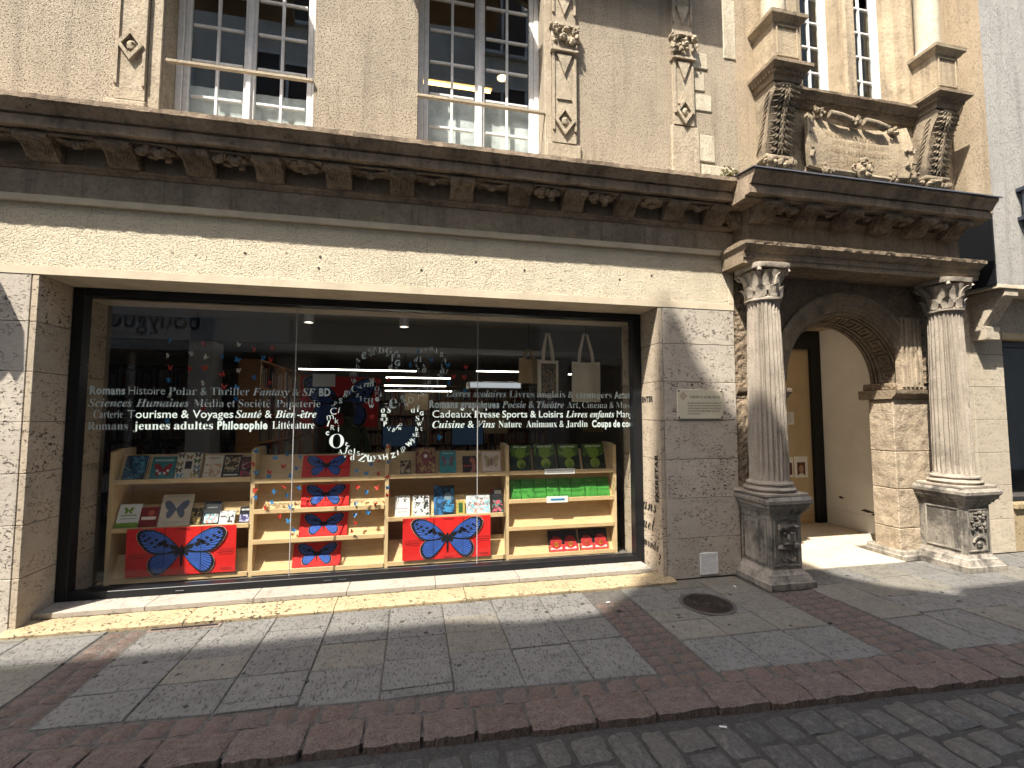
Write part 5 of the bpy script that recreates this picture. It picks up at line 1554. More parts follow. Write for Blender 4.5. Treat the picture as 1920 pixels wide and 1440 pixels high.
# ---- the display bookcase in the window
bc = thing('display_bookcase', 'pale birch display bookcase with four bays of sloping shelves behind the glass', 'bookcase', (0, .7, .052))
bc.location = (0, 0, 0)
UX = [-2.735, -1.535, -.262, 1.012, 2.272]
for x in UX:
    MB().prism([(.70, .053), (1.03, .053), (1.03, 1.295), (.80, 1.295), (.70, 1.27)], 'x', x - .019, x + .019).build('upright', M['birch_v'], bc)
def tray(a, b, z, h, last=False):
    MB().cbox(a + .020, b - .020, .695, .845, z - .022, z, .002).build('shelf', M['birch'], bc)
    MB().cbox(a + .020, b - .020, .690, .702, z - .030, z + .014, .002).build('lip', M['birch'], bc)
    MB().prism([(.754, z + .001), (.768, z + .001), (.768 + h * .36, z + h), (.754 + h * .36, z + h)], 'x', a + .020, b - .020).build('sloping_back', M['birch'], bc)
for bay, rows in ((0, (1.0, .555, .095)), (1, (.975, .680, .388, .092)), (2, (.985, .548, .098)), (3, (.99, .682, .388, .088))):
    for z in rows:
        tray(UX[bay], UX[bay + 1], z, .235 if z > .9 else (.26 if bay in (1, 3) else .20))
MB().box(-2.72, 2.26, 1.02, 1.03, .053, 1.20).build('back_panel', M['birch'], bc)

# ---- books
BM = {}
def bmat(c):
    k = tuple(round(x, 3) for x in c)
    if k not in BM: BM[k] = mat_flat('book_cover', c, .4, .1, 12, .4)
    return BM[k]
def wing_shape(w, h, k=1.0):
    """outline of a butterfly with spread wings, centred, width w and height h"""
    L = [(0, .04), (-.022, .067), (-.072, .172), (-.138, .289), (-.226, .405), (-.315, .479), (-.403, .5), (-.469, .468), (-.5, .384), (-.491, .289), (-.458, .172), (-.403, .056), (-.348, -.018), (-.292, -.05), (-.337, -.103), (-.364, -.187), (-.372, -.272), (-.359, -.377), (-.326, -.462), (-.281, -.5), (-.226, -.483), (-.16, -.4), (-.094, -.272), (-.033, -.113), (0, -.03)]
    L = [(x * w * k, z * h * k) for x, z in L]
    return L + [(-x, z) for x, z in L[-2:0:-1]]
def put_flat(pts, y, mat, par, name='print', t=.0007):
    return MB().prism(pts, 'y', y, y + t).build(name, mat, par)
def book(x0, x1, zb, h, cov, label, motif=None, lean=20, yb=.745, t=.022, group=None, z2=0):
    w = x1 - x0
    t = t * random.uniform(.7, 1.6); lean = lean + random.uniform(-2.5, 1.5)
    b = thing('book', label, 'book', ((x0 + x1) / 2, yb, zb + .002), (rad(-lean), 0, random.uniform(-.02, .02)), group)
    hh = h / math.cos(rad(lean)) * 1.0
    cm = bmat(cov) if isinstance(cov, tuple) else cov
    c = MB().box(-w / 2, w / 2, -t, -t + .0025, 0, hh).box(-w / 2, w / 2, -.0025, 0, 0, hh).box(-w / 2, -w / 2 + .002, -t + .0025, -.0025, 0, hh).build('cover', cm, b)
    MB().box(-w / 2 + .0021, w / 2 - .003, -t + .0026, -.0026, .003, hh - .003).build('pages', M['paper'], b)
    y = -t - .0009
    for (kind, *a) in (motif or []):
        if kind == 'title':                     # a block of lettering seen too small to read
            u, z, ww, k, col = a
            put_flat([((u - ww / 2) * w, z * hh), ((u + ww / 2) * w, z * hh), ((u + ww / 2) * w, z * hh + k), ((u - ww / 2) * w, z * hh + k)], y, bmat(col), c, 'title')
        elif kind == 'panel':
            u0, u1, z0, z1, mt = a
            put_flat([((u0 - .5) * w, z0 * hh), ((u1 - .5) * w, z0 * hh), ((u1 - .5) * w, z1 * hh), ((u0 - .5) * w, z1 * hh)], y + .0002, mt if not isinstance(mt, tuple) else bmat(mt), c, 'print')
        elif kind == 'fly':
            u, z, ww, col = a[:4]
            put_flat([(p[0] + u * w, p[1] + z * hh) for p in wing_shape(ww * w, ww * w * .8)], y - .0003, bmat(col), c, 'print')
        elif kind == 'disc':
            u, z, r, col = a[:4]
            put_flat([(u * w + r * w * math.cos(i * .5236), z * hh + r * w * math.sin(i * .5236)) for i in range(12)], y - .0006, bmat(col), c, 'print')
        elif kind == 'poly':
            pts, col = a
            put_flat([(u * w, z * hh) for u, z in pts], y - .0004, bmat(col), c, 'print')
    return b
random.seed(8)
P_ = mat_print
WHT, BLK, CRM = (.72, .70, .64), (.015, .015, .017), (.62, .55, .43)
pr_blue = P_('cover_blue_night', [(.012, .03, .06), (.03, .10, .17), (.10, .25, .30)])
pr_moth = P_('cover_moths', [(.66, .60, .48), (.06, .045, .03), (.30, .22, .09)], 26)
pr_brown = P_('cover_brown', [(.08, .05, .03), (.40, .30, .18), (.02, .018, .015)], 22)
pr_cream = P_('cover_cream_flowers', [(.60, .52, .40), (.42, .22, .12), (.62, .56, .45)], 20)
pr_red = P_('cover_red_leaf', [(.05, .02, .02), (.30, .03, .04), (.25, .28, .20)], 18)
pr_green = P_('cover_forest', [(.012, .025, .006), (.06, .13, .012), (.17, .30, .03)], 16)
pr_gold = P_('cover_gold_frame', [(.13, .02, .025), (.40, .27, .11), (.10, .015, .02)], 24)
pr_bw = P_('cover_black_white', [(.70, .69, .66), (.03, .03, .03), (.66, .65, .62)], 20)
pr_multi = P_('cover_wings', [(.62, .66, .66), (.20, .42, .46), (.66, .18, .14)], 24)
pr_cyan = P_('cover_blue_face', [(.015, .03, .05), (.04, .22, .42), (.01, .02, .04)], 14)
pr_pink = P_('cover_flower', [(.02, .02, .022), (.55, .08, .12), (.05, .22, .18)], 18)
pr_flame = P_('cover_red_flame', [(.62, .04, .05), (.70, .12, .05), (.50, .02, .06)], 24)
z = 1.0
book(-2.671, -2.489, z, .217, BLK, 'dark blue night-scene book, leftmost on the top shelf', [('panel', .02, .98, .02, .98, pr_blue), ('poly', [(-.1, .70), (.35, .75), (.42, .52), (.30, .42), (.36, .60), (.1, .70)], (.10, .30, .38))], t=.03)
book(-2.442, -2.238, z, .205, (.03, .17, .17), 'teal book with a red butterfly, top left shelf', [('fly', 0, .40, .74, (.30, .015, .02)), ('disc', -.22, .36, .06, (.75, .6, .6)), ('disc', .22, .36, .06, (.75, .6, .6)), ('disc', -.10, .25, .06, (.75, .6, .6)), ('disc', .10, .25, .06, (.75, .6, .6)), ('title', 0, .78, .8, .02, (.30, .45, .42))])
book(-2.229, -2.022, z, .237, CRM, 'cream book scattered with small butterflies, top left shelf', [('fly', u, v, .30, c) for (u, v, c) in ((-.34, .88, (.10, .08, .05)), (.0, .82, (.25, .16, .05)), (.34, .90, (.05, .05, .04)), (-.36, .55, (.2, .15, .05)), (.34, .66, (.03, .12, .03)), (.36, .42, (.12, .2, .25)), (-.36, .32, (.1, .08, .05)), (-.3, .10, (.08, .25, .40)), (.28, .11, (.35, .28, .05)), (.38, .22, (.1, .1, .1)))] + [('panel', .36, .64, .36, .66, (.02, .02, .022))])
book(-1.99, -1.83, z, .209, (.62, .55, .44), 'cream book with a flower heap, top left shelf', [('panel', .08, .92, .06, .62, pr_cream), ('title', 0, .85, .6, .012, (.3, .25, .2))])
book(-1.828, -1.672, z, .211, (.03, .02, .018), 'dark brown book with pale figures, top left shelf', [('panel', .05, .95, .25, .92, pr_brown), ('title', 0, .08, .8, .014, (.6, .55, .5))])
book(-1.668, -1.560, z, .192, (.03, .02, .02), 'dark red leaf-patterned book beside the first upright, top left shelf', [('panel', .04, .96, .04, .9, pr_red)])
z = .557
book(-2.70, -2.516, z, .201, (.72, .72, .68), 'white book with a green butterfly and green foot, lower left shelf', [('fly', -.05, .72, .42, (.16, .30, .03)), ('panel', 0, 1, 0, .2, (.20, .34, .04)), ('title', 0, .48, .7, .014, (.35, .4, .3)), ('title', 0, .36, .7, .006, (.2, .25, .15))], t=.03)
book(-2.515, -2.365, z, .173, (.22, .018, .018), 'dark red book with white title, lower left shelf', [('title', 0, .36, .8, .028, (.70, .62, .55)), ('disc', .1, .70, .18, (.45, .10, .05))], t=.028)
book(-2.36, -2.09, z, .279, (.58, .50, .38), 'large beige book with one grey butterfly, lower left shelf', [('fly', 0, .52, .78, (.10, .12, .17)), ('title', 0, .92, .75, .014, (.45, .42, .36)), ('title', 0, .07, .7, .018, (.5, .45, .38))])
book(-2.085, -1.995, z, .151, (.12, .09, .05), 'small black and gold book, lower left shelf', [('panel', .05, .95, .05, .95, P_('cover_gold', [(.03, .025, .015), (.45, .33, .12), (.03, .03, .02)], 30))])
book(-1.98, -1.83, z, .203, (.02, .022, .025), 'black book standing behind the small square book, lower left shelf', [('panel', .1, .9, .05, .45, pr_multi), ('title', 0, .7, .6, .01, (.3, .3, .3))])
book(-1.825, -1.69, z, .118, (.66, .66, .64), 'small square black and white book, lower left shelf', [('panel', .45, .95, .08, .80, pr_bw), ('title', -.25, .5, .36, .016, (.1, .1, .1))], yb=.728)
book(-1.655, -1.560, z, .145, (.02, .02, .025), 'black book with a violet picture by the upright, lower left shelf', [('panel', .05, .95, .05, .5, P_('cover_violet', [(.05, .04, .12), (.45, .45, .6), (.15, .10, .3)], 22)), ('title', 0, .75, .7, .016, (.6, .6, .6))])
z = .987
book(-.131, -.022, z, .134, BLK, 'small black book with pale leaves, third bay top shelf', [('panel', .05, .95, .05, .95, pr_brown)])
book(.027, .236, z, .269, (.12, .018, .022), 'maroon book with a gold frame and pale mask, third bay top shelf', [('panel', .06, .97, .03, .97, pr_gold), ('poly', [(-.22, .50), (0, .28), (.24, .50), (.2, .75), (0, .86), (-.2, .75)], (.16, .02, .03)), ('disc', .0, .66, .10, (.72, .66, .6))])
book(.281, .455, z, .227, (.035, .22, .24), 'turquoise book with a purple butterfly, third bay top shelf', [('fly', 0, .52, .8, (.16, .09, .11)), ('disc', 0, .52, .15, (.10, .22, .26)), ('title', 0, .86, .7, .014, (.25, .45, .45))])
book(.529, .678, z, .172, (.02, .012, .012), 'black book with a raised red hand, third bay top shelf', [('poly', [(.05, .0), (.42, .0), (.46, .45), (.36, .85), (.12, .92), (.0, .70), (.16, .55), (.20, .30)], (.42, .13, .09)), ('title', -.15, .38, .6, .012, (.5, .06, .05))])
book(.741, .946, z, .208, (.66, .52, .44), 'pale pink book with a moth, third bay top shelf', [('fly', 0, .52, .84, (.45, .36, .20)), ('fly', 0, .50, .6, (.62, .48, .40)), ('poly', [(-.03, .3), (.03, .3), (.03, .75), (-.03, .75)], (.25, .16, .1))])
z = .55
book(-.177, -.027, z, .205, (.60, .60, .57), 'white book with black feathers, third bay lower shelf', [('panel', .1, .9, .68, .95, pr_bw), ('title', 0, .35, .7, .008, (.35, .2, .25)), ('title', 0, .2, .7, .008, (.3, .3, .3))])
book(.005, .175, z, .201, (.68, .67, .63), 'black and white patterned book, third bay lower shelf', [('panel', .03, .97, .03, .97, pr_bw)])
book(.224, .441, z, .287, (.012, .02, .03), 'tall dark blue book with a face, third bay lower shelf', [('panel', .0, .42, .0, 1, P_('cover_blue_leaf', [(.012, .05, .11), (.03, .14, .34), (.01, .04, .09)], 14)), ('panel', .45, .98, .08, .9, pr_cyan), ('disc', .2, .62, .2, (.16, .22, .25))])
book(.464, .554, z, .132, (.42, .34, .08), 'small yellow and green book, third bay lower shelf', [('panel', .25, .75, .1, .85, (.03, .09, .03))])
book(.571, .828, z, .183, (.60, .62, .61), 'wide white book with many wings, third bay lower shelf', [('panel', .02, .98, .02, .7, pr_multi), ('fly', -.05, .85, .14, (.12, .12, .13)), ('fly', .15, .78, .14, (.25, .12, .1))])
book(.845, .975, z, .237, (.02, .02, .022), 'black book with a pink flower beside the upright, third bay lower shelf', [('panel', .03, .97, .02, .5, pr_pink), ('title', .1, .78, .6, .04, (.5, .5, .48)), ('poly', [(-.5, .82), (-.2, 1.0), (-.38, 1.0), (-.5, .92)], (.5, .04, .04))])
z = .993
gn = ['first', 'second', 'third', 'fourth']
for i, (a, b) in enumerate(((1.055, 1.292), (1.323, 1.580), (1.605, 1.865), (1.909, 2.175))):
    book(a, b, z, .279, (.010, .018, .006), gn[i] + ' dark forest-green book from the left, top shelf of the right bay', [('panel', .03, .97, .45, .97, pr_green), ('disc', .0, .66, .26, (.16, .27, .02)), ('disc', .02, .24, .22, (.24, .34, .05)), ('disc', .04, .18, .13, (.03, .06, .01)), ('poly', [(-.5, .52), (-.1, .44), (.2, .50), (.5, .60), (.5, .46), (.1, .38), (-.5, .44)], (.008, .015, .005)), ('poly', [(-.02, .48), (.03, .48), (.03, .80), (.09, .86), (0, .90), (-.08, .84), (-.02, .78)], (.008, .015, .005)), ('title', 0, .86, .66, .018, (.5, .55, .4))], t=.03, group='dark green forest books')
z = .684
on = ['first', 'second', 'third', 'fourth', 'fifth', 'sixth', 'seventh', 'eighth']
for i, (a, b) in enumerate(((1.060, 1.175), (1.181, 1.322), (1.328, 1.468), (1.475, 1.616), (1.622, 1.76), (1.766, 1.924), (1.930, 2.075), (2.081, 2.224))):
    book(a, b, z, .205, (.06, .27, .045), on[i] + ' plain green book from the left, second shelf of the right bay', [('title', -.1, .80, .6, .006, (.25, .42, .2)), ('title', -.2, .88, .3, .004, (.25, .42, .2))], group='plain green books in a row')
z = .090
for i, (a, b) in enumerate(((1.495, 1.660), (1.667, 1.835), (1.860, 2.015), (2.022, 2.190))):
    book(a, b, z, .215, (.02, .017, .02), gn[i] + ' black book with a red band from the left, lowest shelf of the right bay', [('panel', 0, 1, 0, .32, pr_flame), ('disc', 0, .42, .42, (.40, .03, .03)), ('disc', 0, .32, .16, (.70, .40, .05)), ('title', 0, .10, .8, .02, (.75, .55, .55)), ('title', 0, .50, .5, .006, (.45, .1, .1))], group='black books with red bands')
# cards on the shelf lips
cd = tag(MB().cbox(1.43, 1.785, .683, .6865, .958, 1.018, .001).build('shelf_card', M['white'], None), 'long white card on the top shelf edge of the right bay', 'card')
for zz in (.997, .975): MB().box(1.45, 1.765, .6815, .6829, zz, zz + .008).build('print', M['seal'], cd)
cd = tag(MB().cbox(1.452, 1.70, .680, .6835, .645, .715, .001).build('shelf_card', M['white'], None), 'short white card below the plain green books', 'card')
MB().box(1.50, 1.66, .6785, .6799, .67, .69).build('print', M['skyblue'], cd)

# ---- red butterfly posters
def veined(w, h, par, y, seams=True, dark=None):
    """blue butterfly print: black wings, blue fields between black veins"""
    put_flat(wing_shape(w * 1.008, h * 1.008), y + .0006, M['whitepaper'], par, 'wing_edge', .0004)
    put_flat(wing_shape(w, h), y, M['black'], par, 'wings', .0005)
    b = MB()
    def field(root, rim, n, inner, gap):
        for i in range(n):
            f0, f1 = (i + gap) / n, (i + 1 - gap) / n
            def at(f):
                k = f * (len(rim) - 1); j = min(int(k), len(rim) - 2); g = k - j
                return (rim[j][0] * (1 - g) + rim[j + 1][0] * g, rim[j][1] * (1 - g) + rim[j + 1][1] * g)
            for s in (-1, 1):
                A, B = at(f0), at(f1)
                q = []
                for (t, e) in ((inner, A), (.93, A), (.965, ((A[0] + B[0]) / 2, (A[1] + B[1]) / 2)), (.93, B), (inner, B)):
                    q.append((s * (root[0] + (e[0] - root[0]) * t) * w, (root[1] + (e[1] - root[1]) * t) * h))
                b.prism(q, 'y', y - .0009, y - .0004)
    field((-.03, .05), [(-.15, .29), (-.235, .395), (-.32, .462), (-.40, .482), (-.455, .45), (-.482, .375), (-.474, .285), (-.44, .17), (-.39, .06), (-.33, -.01), (-.25, -.03), (-.16, -.02)], 16, .24, .15)
    field((-.02, -.03), [(-.20, -.06), (-.30, -.07), (-.335, -.12), (-.352, -.20), (-.358, -.28), (-.344, -.37), (-.315, -.44), (-.278, -.475), (-.226, -.46), (-.165, -.38), (-.10, -.26), (-.045, -.12)], 15, .18, .15)
    b.build('wing_fields', M['blue'], par)
    k = MB(); random.seed(int(w * 1000))
    for s in (-1, 1):
        for (u, v, r) in ((-.20, .20, .035), (-.24, .17, .03), (-.17, .13, .03), (-.28, .26, .02), (-.36, .30, .02), (-.33, .20, .02), (-.40, .26, .018), (-.29, .12, .018), (-.42, .36, .02)):
            k.prism([(s * (u + r * (1 + .4 * math.sin(2.3 * a)) * math.cos(a)) * w, (v + r * 1.6 * math.sin(a)) * h) for a in [i * .785 for i in range(8)]], 'y', y - .0013, y - .0009)
    k.prism([(-.018 * w, .10 * h), (0, .14 * h), (.018 * w, .10 * h), (.02 * w, -.02 * h), (.006 * w, -.34 * h), (-.006 * w, -.34 * h), (-.02 * w, -.02 * h)], 'y', y - .0016, y - .0010)
    k.build('wing_marks', M['black'], par)

def poster(x0, x1, z0, z1, y, label):
    p = thing('poster', label, 'poster', ((x0 + x1) / 2, y, (z0 + z1) / 2))
    w, h = x1 - x0, z1 - z0
    sheet = MB().sheet(lambda u, v: ((u - .5) * w, .004 * math.sin(u * 9) * math.sin(v * 3), (v - .5) * h), 10, 4, (0, .0015, 0)).build('sheet', M['red'], p, 60)
    veined(w * .82, h * .98, p, -.0075)
    link('lettering', text_mesh("L'AILE GAUCHE", 's', M['black'], w * .17, .020), p, (-w * .47, -.0065, -h * .06), (rad(90), 0, 0))
    link('lettering', text_mesh("L'AILE DROITE", 's', M['black'], w * .16, .020), p, (w * .33, -.0065, -h * .03), (rad(90), 0, 0))
    for (u, zz, l) in ((-.47, -.11, .15), (.33, -.08, .15), (.36, -.42, .11), (-.05, .46, .12), (-.04, -.46, .1)): MB().box(u * w, (u + l) * w, -.0068, -.0062, zz * h, zz * h + .005).build('print', M['black'], p)
    for u in (-.16, .175): MB().box(u * w, u * w + .004, -.0096, -.0092, -.5 * h, .5 * h).build('seam', M['black'], p)
poster(-2.575, -1.655, .124, .562, .672, 'large red poster with a blue butterfly under the left bay')
poster(-.095, .823, .118, .545, .672, 'large red poster with a blue butterfly under the third bay')
def panel_set(x0, x1, z, label):
    p = thing('book_set', label, 'book set', ((x0 + x1) / 2, .748, z + .002), (rad(-20), 0, 0), 'red butterfly book sets of the second bay')
    w, h = x1 - x0, .228
    for k in range(3):
        a = -w / 2 + k * w / 3
        MB().cbox(a + .0006, a + w / 3 - .0006, -.02, 0, 0, h, .0015).build('book', M['red'], p)
    q = bpy.data.objects.new('butterfly_print', None); COL.objects.link(q); q.parent = p; q.location = (0, -.0215, h * .53)
    veined(w * .84, h * .92, q, -.0004)
    for u in (-.40, .30): MB().box(u * w, (u + .12) * w, -.0008, -.0004, -.03, -.024).build('lettering', M['black'], q)
for (a, b, z, l) in ((-1.100, -.640, .977, 'red set of books with a blue butterfly on the top shelf, second bay'), (-1.100, -.640, .682, 'red set of books with a blue butterfly on the second shelf, second bay'), (-1.110, -.650, .390, 'red set of books with a blue butterfly on the third shelf, second bay'), (-1.165, -.710, .094, 'red set of books with a blue butterfly on the lowest shelf, second bay')):
    panel_set(a, b, z, l)

# ---- little paper butterflies
def fly_mesh(mat, fold):
    m = MB(); c, s = math.cos(fold), math.sin(fold)
    W = [(0, .004), (.010, .020), (.024, .026), (.026, .012), (.014, -.001), (.020, -.012), (.014, -.022), (.004, -.012), (0, -.008)]
    for sg in (-1, 1):
        v = [(sg * x * c, -x * s, z) for x, z in W]
        v2 = [(p[0], p[1] + .0012, p[2]) for p in v]; n = len(v)
        m.add(v + v2, [tuple(range(n)), tuple(range(2 * n - 1, n - 1, -1))] + [(i, (i + 1) % n, n + (i + 1) % n, n + i) for i in range(n)])
    m.tube([(0, -.001, -.014), (0, -.002, .012)], .0022, 5)
    return m.mesh('paper_butterfly', mat)
FM = {c: [fly_mesh(M[k], f) for f in (.35, .8)] for c, k in (('B', 'skyblue'), ('R', 'redpaper'), ('W', 'whitepaper'))}
sect = [(13, 'top shelf of the second bay'), (25, 'second shelf of the second bay'), (32, 'third shelf of the second bay'), (37, 'upright left of the second bay'), (42, 'upright right of the second bay'), (69, 'swarm behind the left lettering'), (83, 'swarm behind the letter ampersand')]
CN = {'B': 'blue', 'R': 'red', 'W': 'pale'}
ordn = ['first', 'second', 'third', 'fourth', 'fifth', 'sixth', 'seventh', 'eighth', 'ninth', 'tenth', 'eleventh', 'twelfth', 'thirteenth']
flies = [(t[0],) + tuple(float(q) for q in t[1:].split(',')) for t in BFS.split()]
start = 0; random.seed(14)
for (end, where) in sect:
    grp = flies[start:end]
    for col in 'BRW':
        sub = [f for f in grp if f[0] == col]
        vert = 'upright' in where
        sub.sort(key=(lambda f: -f[3]) if vert else (lambda f: f[1]))
        for i, (c, x, y, z) in enumerate(sub):
            hang = 'swarm' in where
            o = link('paper_butterfly', random.choice(FM[c]), None, (x, y, z), (random.uniform(-.3, .3), random.uniform(-.6, .6), random.uniform(-.7, .7)), (1.0 if not hang else 1.05,) * 3)
            pos = ordn[i] + (' from top' if vert else ' from left')
            tag(o, '%s paper butterfly, %s, %s' % (CN[c], pos, where), 'butterfly', 'paper butterflies in the shop window')
    start = end

for o in list(COL.objects):          # the whole display stands a little deeper behind the glass
    if o.parent is None and o.name.split('.')[0] in ('display_bookcase', 'book', 'poster', 'book_set', 'shelf_card', 'paper_butterfly') and o.location.y > -.01 and not (o.name.startswith('paper') and o.location.y < .65):
        o.location.y += .085

# ---- bags hanging in the window
def tote(x0, x1, z0, z1, ztop, y, mat, label, pr=None, name='tote_bag', tw=0):
    b = thing(name, label, 'bag', ((x0 + x1) / 2, y, z0), (0, 0, tw))
    w, h = x1 - x0, z1 - z0
    def fr(u, v):
        k = math.sin(math.pi * u)
        return ((u - .5) * w * (1 + .03 * (1 - v)), -.02 * k - .012 * math.sin(u * 11 + v * 2) * (1 - v * .5), v * h - .012 * math.sin(math.pi * u) * (1 if v > .9 else 0))
    MB().sheet(fr, 14, 8, (0, .03, 0)).build('body', mat, b, 60)
    if pr: MB().sheet(lambda u, v: Vector(fr(.12 + .76 * u, .05 + .85 * v)) + Vector((0, -.004, 0)), 10, 6, (0, .002, 0)).build('print', pr, b, 60)
    hh = ztop - z1
    for yy in (-.012, .03):
        pts = [(-w * .26, yy, h - .02), (-w * .22, yy, h + hh * .35), (-w * .06, .01, h + hh), (w * .05, .01, h + hh * .98), (w * .20, yy, h + hh * .35), (w * .25, yy, h - .02)]
        m = MB()
        for a, c in zip(pts, pts[1:]):
            a, c = Vector(a), Vector(c); s = Vector((.013, 0, 0))
            m.add([a - s, a + s, c + s, c - s, a - s + Vector((0, .002, 0)), a + s + Vector((0, .002, 0)), c + s + Vector((0, .002, 0)), c - s + Vector((0, .002, 0))], [(0, 1, 2, 3), (7, 6, 5, 4), (0, 4, 5, 1), (3, 2, 6, 7), (1, 5, 6, 2), (0, 3, 7, 4)])
        m.build('handle', mat, b)
    MB().tube([(0, .01, h + hh), (0, .01, 2.785 - z0)], .0025, 4).build('cord', M['black'], b)
    return b
M['cotton'] = mat_flat('cream_cotton', (.60, .54, .42), .9, .15, 5)
M['kraft'] = mat_flat('kraft_paper', (.40, .28, .15), .8, .12, 5)
tote(1.175, 1.42, 1.98, 2.27, 2.38, .93, M['kraft'], 'brown kraft paper bag hanging left of the printed tote', None, 'paper_bag', .25)
tote(1.365, 1.615, 1.82, 2.24, 2.55, .80, M['cotton'], 'dark printed tote bag hanging between the paper bag and the cream tote', P_('tote_print', [(.03, .025, .02), (.18, .12, .06), (.05, .045, .03)], 22), 'tote_bag', .15)
tote(1.775, 2.115, 1.765, 2.23, 2.56, .80, M['cotton'], 'plain cream cotton tote bag hanging at the right of the window')

# ---- dim shop furniture behind
M['shelf_brown'] = mat_wood('shop_shelving', (.46, .22, .075), (.34, .16, .055), (1, 1, 8))
def shelf_wall(label, loc, rz, length, levels, z0, dz, seed, mat=None):
    """tall bookcase full of books; its books are far and dim: one joined part"""
    random.seed(seed)
    b = thing('shop_bookcase', label, 'bookcase', loc, (0, 0, rz))
    f = MB()
    H = z0 + dz * levels
    for x in [0] + [length * k / 3 for k in (1, 2)] + [length]: f.box(x - .012, x + .012, 0, .26, 0, H)
    f.build('frame', mat or M['shelf_brown'], b)
    for k in range(levels + 1): MB().box(.013, length - .013, .0, .25, z0 + k * dz - .02, z0 + k * dz).build('shelf', mat or M['shelf_brown'], b)
    groups = {}
    for k in range(levels):
        x = .02
        while x < length - .05:
            t = random.uniform(.014, .04); hh = random.uniform(.62, .93) * (dz - .02); c = random.choice('abcde')
            g = groups.setdefault(c, MB()); d = random.uniform(.02, .07)
            g.box(x, x + t - .002, d, .22, z0 + k * dz + .001, z0 + k * dz + hh)
            x += t + (.05 if random.random() < .03 else 0)
    for c, g in groups.items():
        o = g.build('books', bmat({'a': (.45, .40, .32), 'b': (.26, .07, .05), 'c': (.35, .30, .22), 'd': (.10, .12, .16), 'e': (.40, .27, .15)}[c]), b, kind='stuff')
shelf_wall('orange brown bookcase of packed books running back from the left glass joint', (-1.95, 2.3, .03), rad(90), 3.4, 6, .15, .36, 3)
shelf_wall('dim bookcase across the left back of the shop', (-4.3, 3.4, .03), 0, 1.9, 6, .15, .36, 4, M['room_dark'])
shelf_wall('dim bookcase on the back wall of the shop', (-1.2, 7.5, .03), 0, 4.6, 6, .15, .36, 5)
def desk(x, y, w, label, mon):
    d = thing('desk', label, 'desk', (x, y, .03))
    MB().cbox(-w / 2, w / 2, -.35, .35, .96, 1.0, .004).build('top', M['shelf_brown'], d)
    MB().box(-w / 2 + .02, w / 2 - .02, -.33, -.30, 0, .96).build('front_panel', M['shop_wall'], d)
    for s in (-1, 1): MB().box(s * (w / 2 - .03) - .02, s * (w / 2 - .03) + .02, -.29, .33, 0, .96).build('leg', M['shop_wall'], d)
    mo = thing('monitor', mon, 'monitor', (x - .1, y, 1.03))
    MB().cbox(-.26, .26, -.015, .015, .10, .43, .006).build('case', M['black'], mo)
    MB().box(-.245, .245, -.017, -.0155, .115, .415).build('screen', mat_emit('screen_blue', (.05, .10, .18), .04), mo)
    MB().cbox(-.03, .03, .0, .03, .01, .12, .003).build('neck', M['black'], mo)
    MB().cbox(-.12, .12, -.08, .08, .0, .012, .003).build('foot', M['black'], mo)
desk(-.10, 3.0, 1.3, 'shop counter behind the letter ampersand', 'blue lit monitor on the counter behind the letter ampersand')
desk(.95, 3.2, 1.2, 'second counter under the light box', 'blue lit monitor on the counter under the light box')
tb = thing('stock_table', 'low table with piles of books on the right of the shop', 'table', (1.9, 3.6, .03))
MB().cbox(-.6, .6, -.4, .4, .90, .94, .004).build('top', M['shelf_brown'], tb)
for sx in (-1, 1):
    for sy in (-1, 1): MB().cbox(sx * .54 - .03, sx * .54 + .03, sy * .34 - .03, sy * .34 + .03, 0, .90, .003).build('leg', M['shelf_brown'], tb)
random.seed(17)
for i in range(9):
    n = random.randint(2, 6); x = 1.42 + i * .12
    for k in range(n):
        c = random.choice(((.45, .40, .32), (.30, .05, .04), (.06, .10, .16), (.40, .30, .10), (.5, .5, .48)))
        o = MB().cbox(-.05, .05, -.075, .075, 0, .022, .002).build('book', bmat(c), None, loc=(x, 3.35, .971 + k * .0225), rot=(0, 0, random.uniform(-.1, .1)))
        tag(o, 'small book, %s pile from left on the stock table, %s from its bottom' % (ordn[i], ordn[k]), 'book', 'piled books on the stock table')
pp = thing('poster', 'hanging red poster with a huge blue butterfly deep in the shop', 'poster', (-1.02, 2.7, 1.80), (0, 0, .25))
MB().cbox(-.52, .52, 0, .004, -.36, .36, .001).build('sheet', M['red'], pp)
veined(.98, .72, pp, -.006)
ws = tag(MB().cbox(-.135, .135, -.004, .004, -.08, .08, .002).build('hanging_card', M['white'], None, loc=(-1.12, 2.0, 2.055)), 'white card hanging above the BD lettering', 'card')
for (x, y, z, w, h, c, l) in ((1.45, 4.2, 1.45, .5, .35, (.50, .40, .24), 'yellow cardboard panel behind the counters'), (2.75, 2.6, 1.50, .35, .30, (.55, .42, .20), 'yellow picture panel at the right end of the shop'), (.05, 4.4, 1.85, .42, .30, (.30, .22, .14), 'brown picture panel behind the letter ampersand'), (.9, 4.5, 1.75, .8, .22, (.42, .38, .30), 'pale beam-shaped panel right of the letter ampersand')):
    p = tag(MB().cbox(-w / 2, w / 2, -.01, .01, -h / 2, h / 2, .003).build('wall_panel', bmat(c), None, loc=(x, y, z)), l, 'panel')
    MB().tube([(0, 0, h / 2), (0, 0, 2.784 - z)], .003, 4).build('cord', M['black'], p)

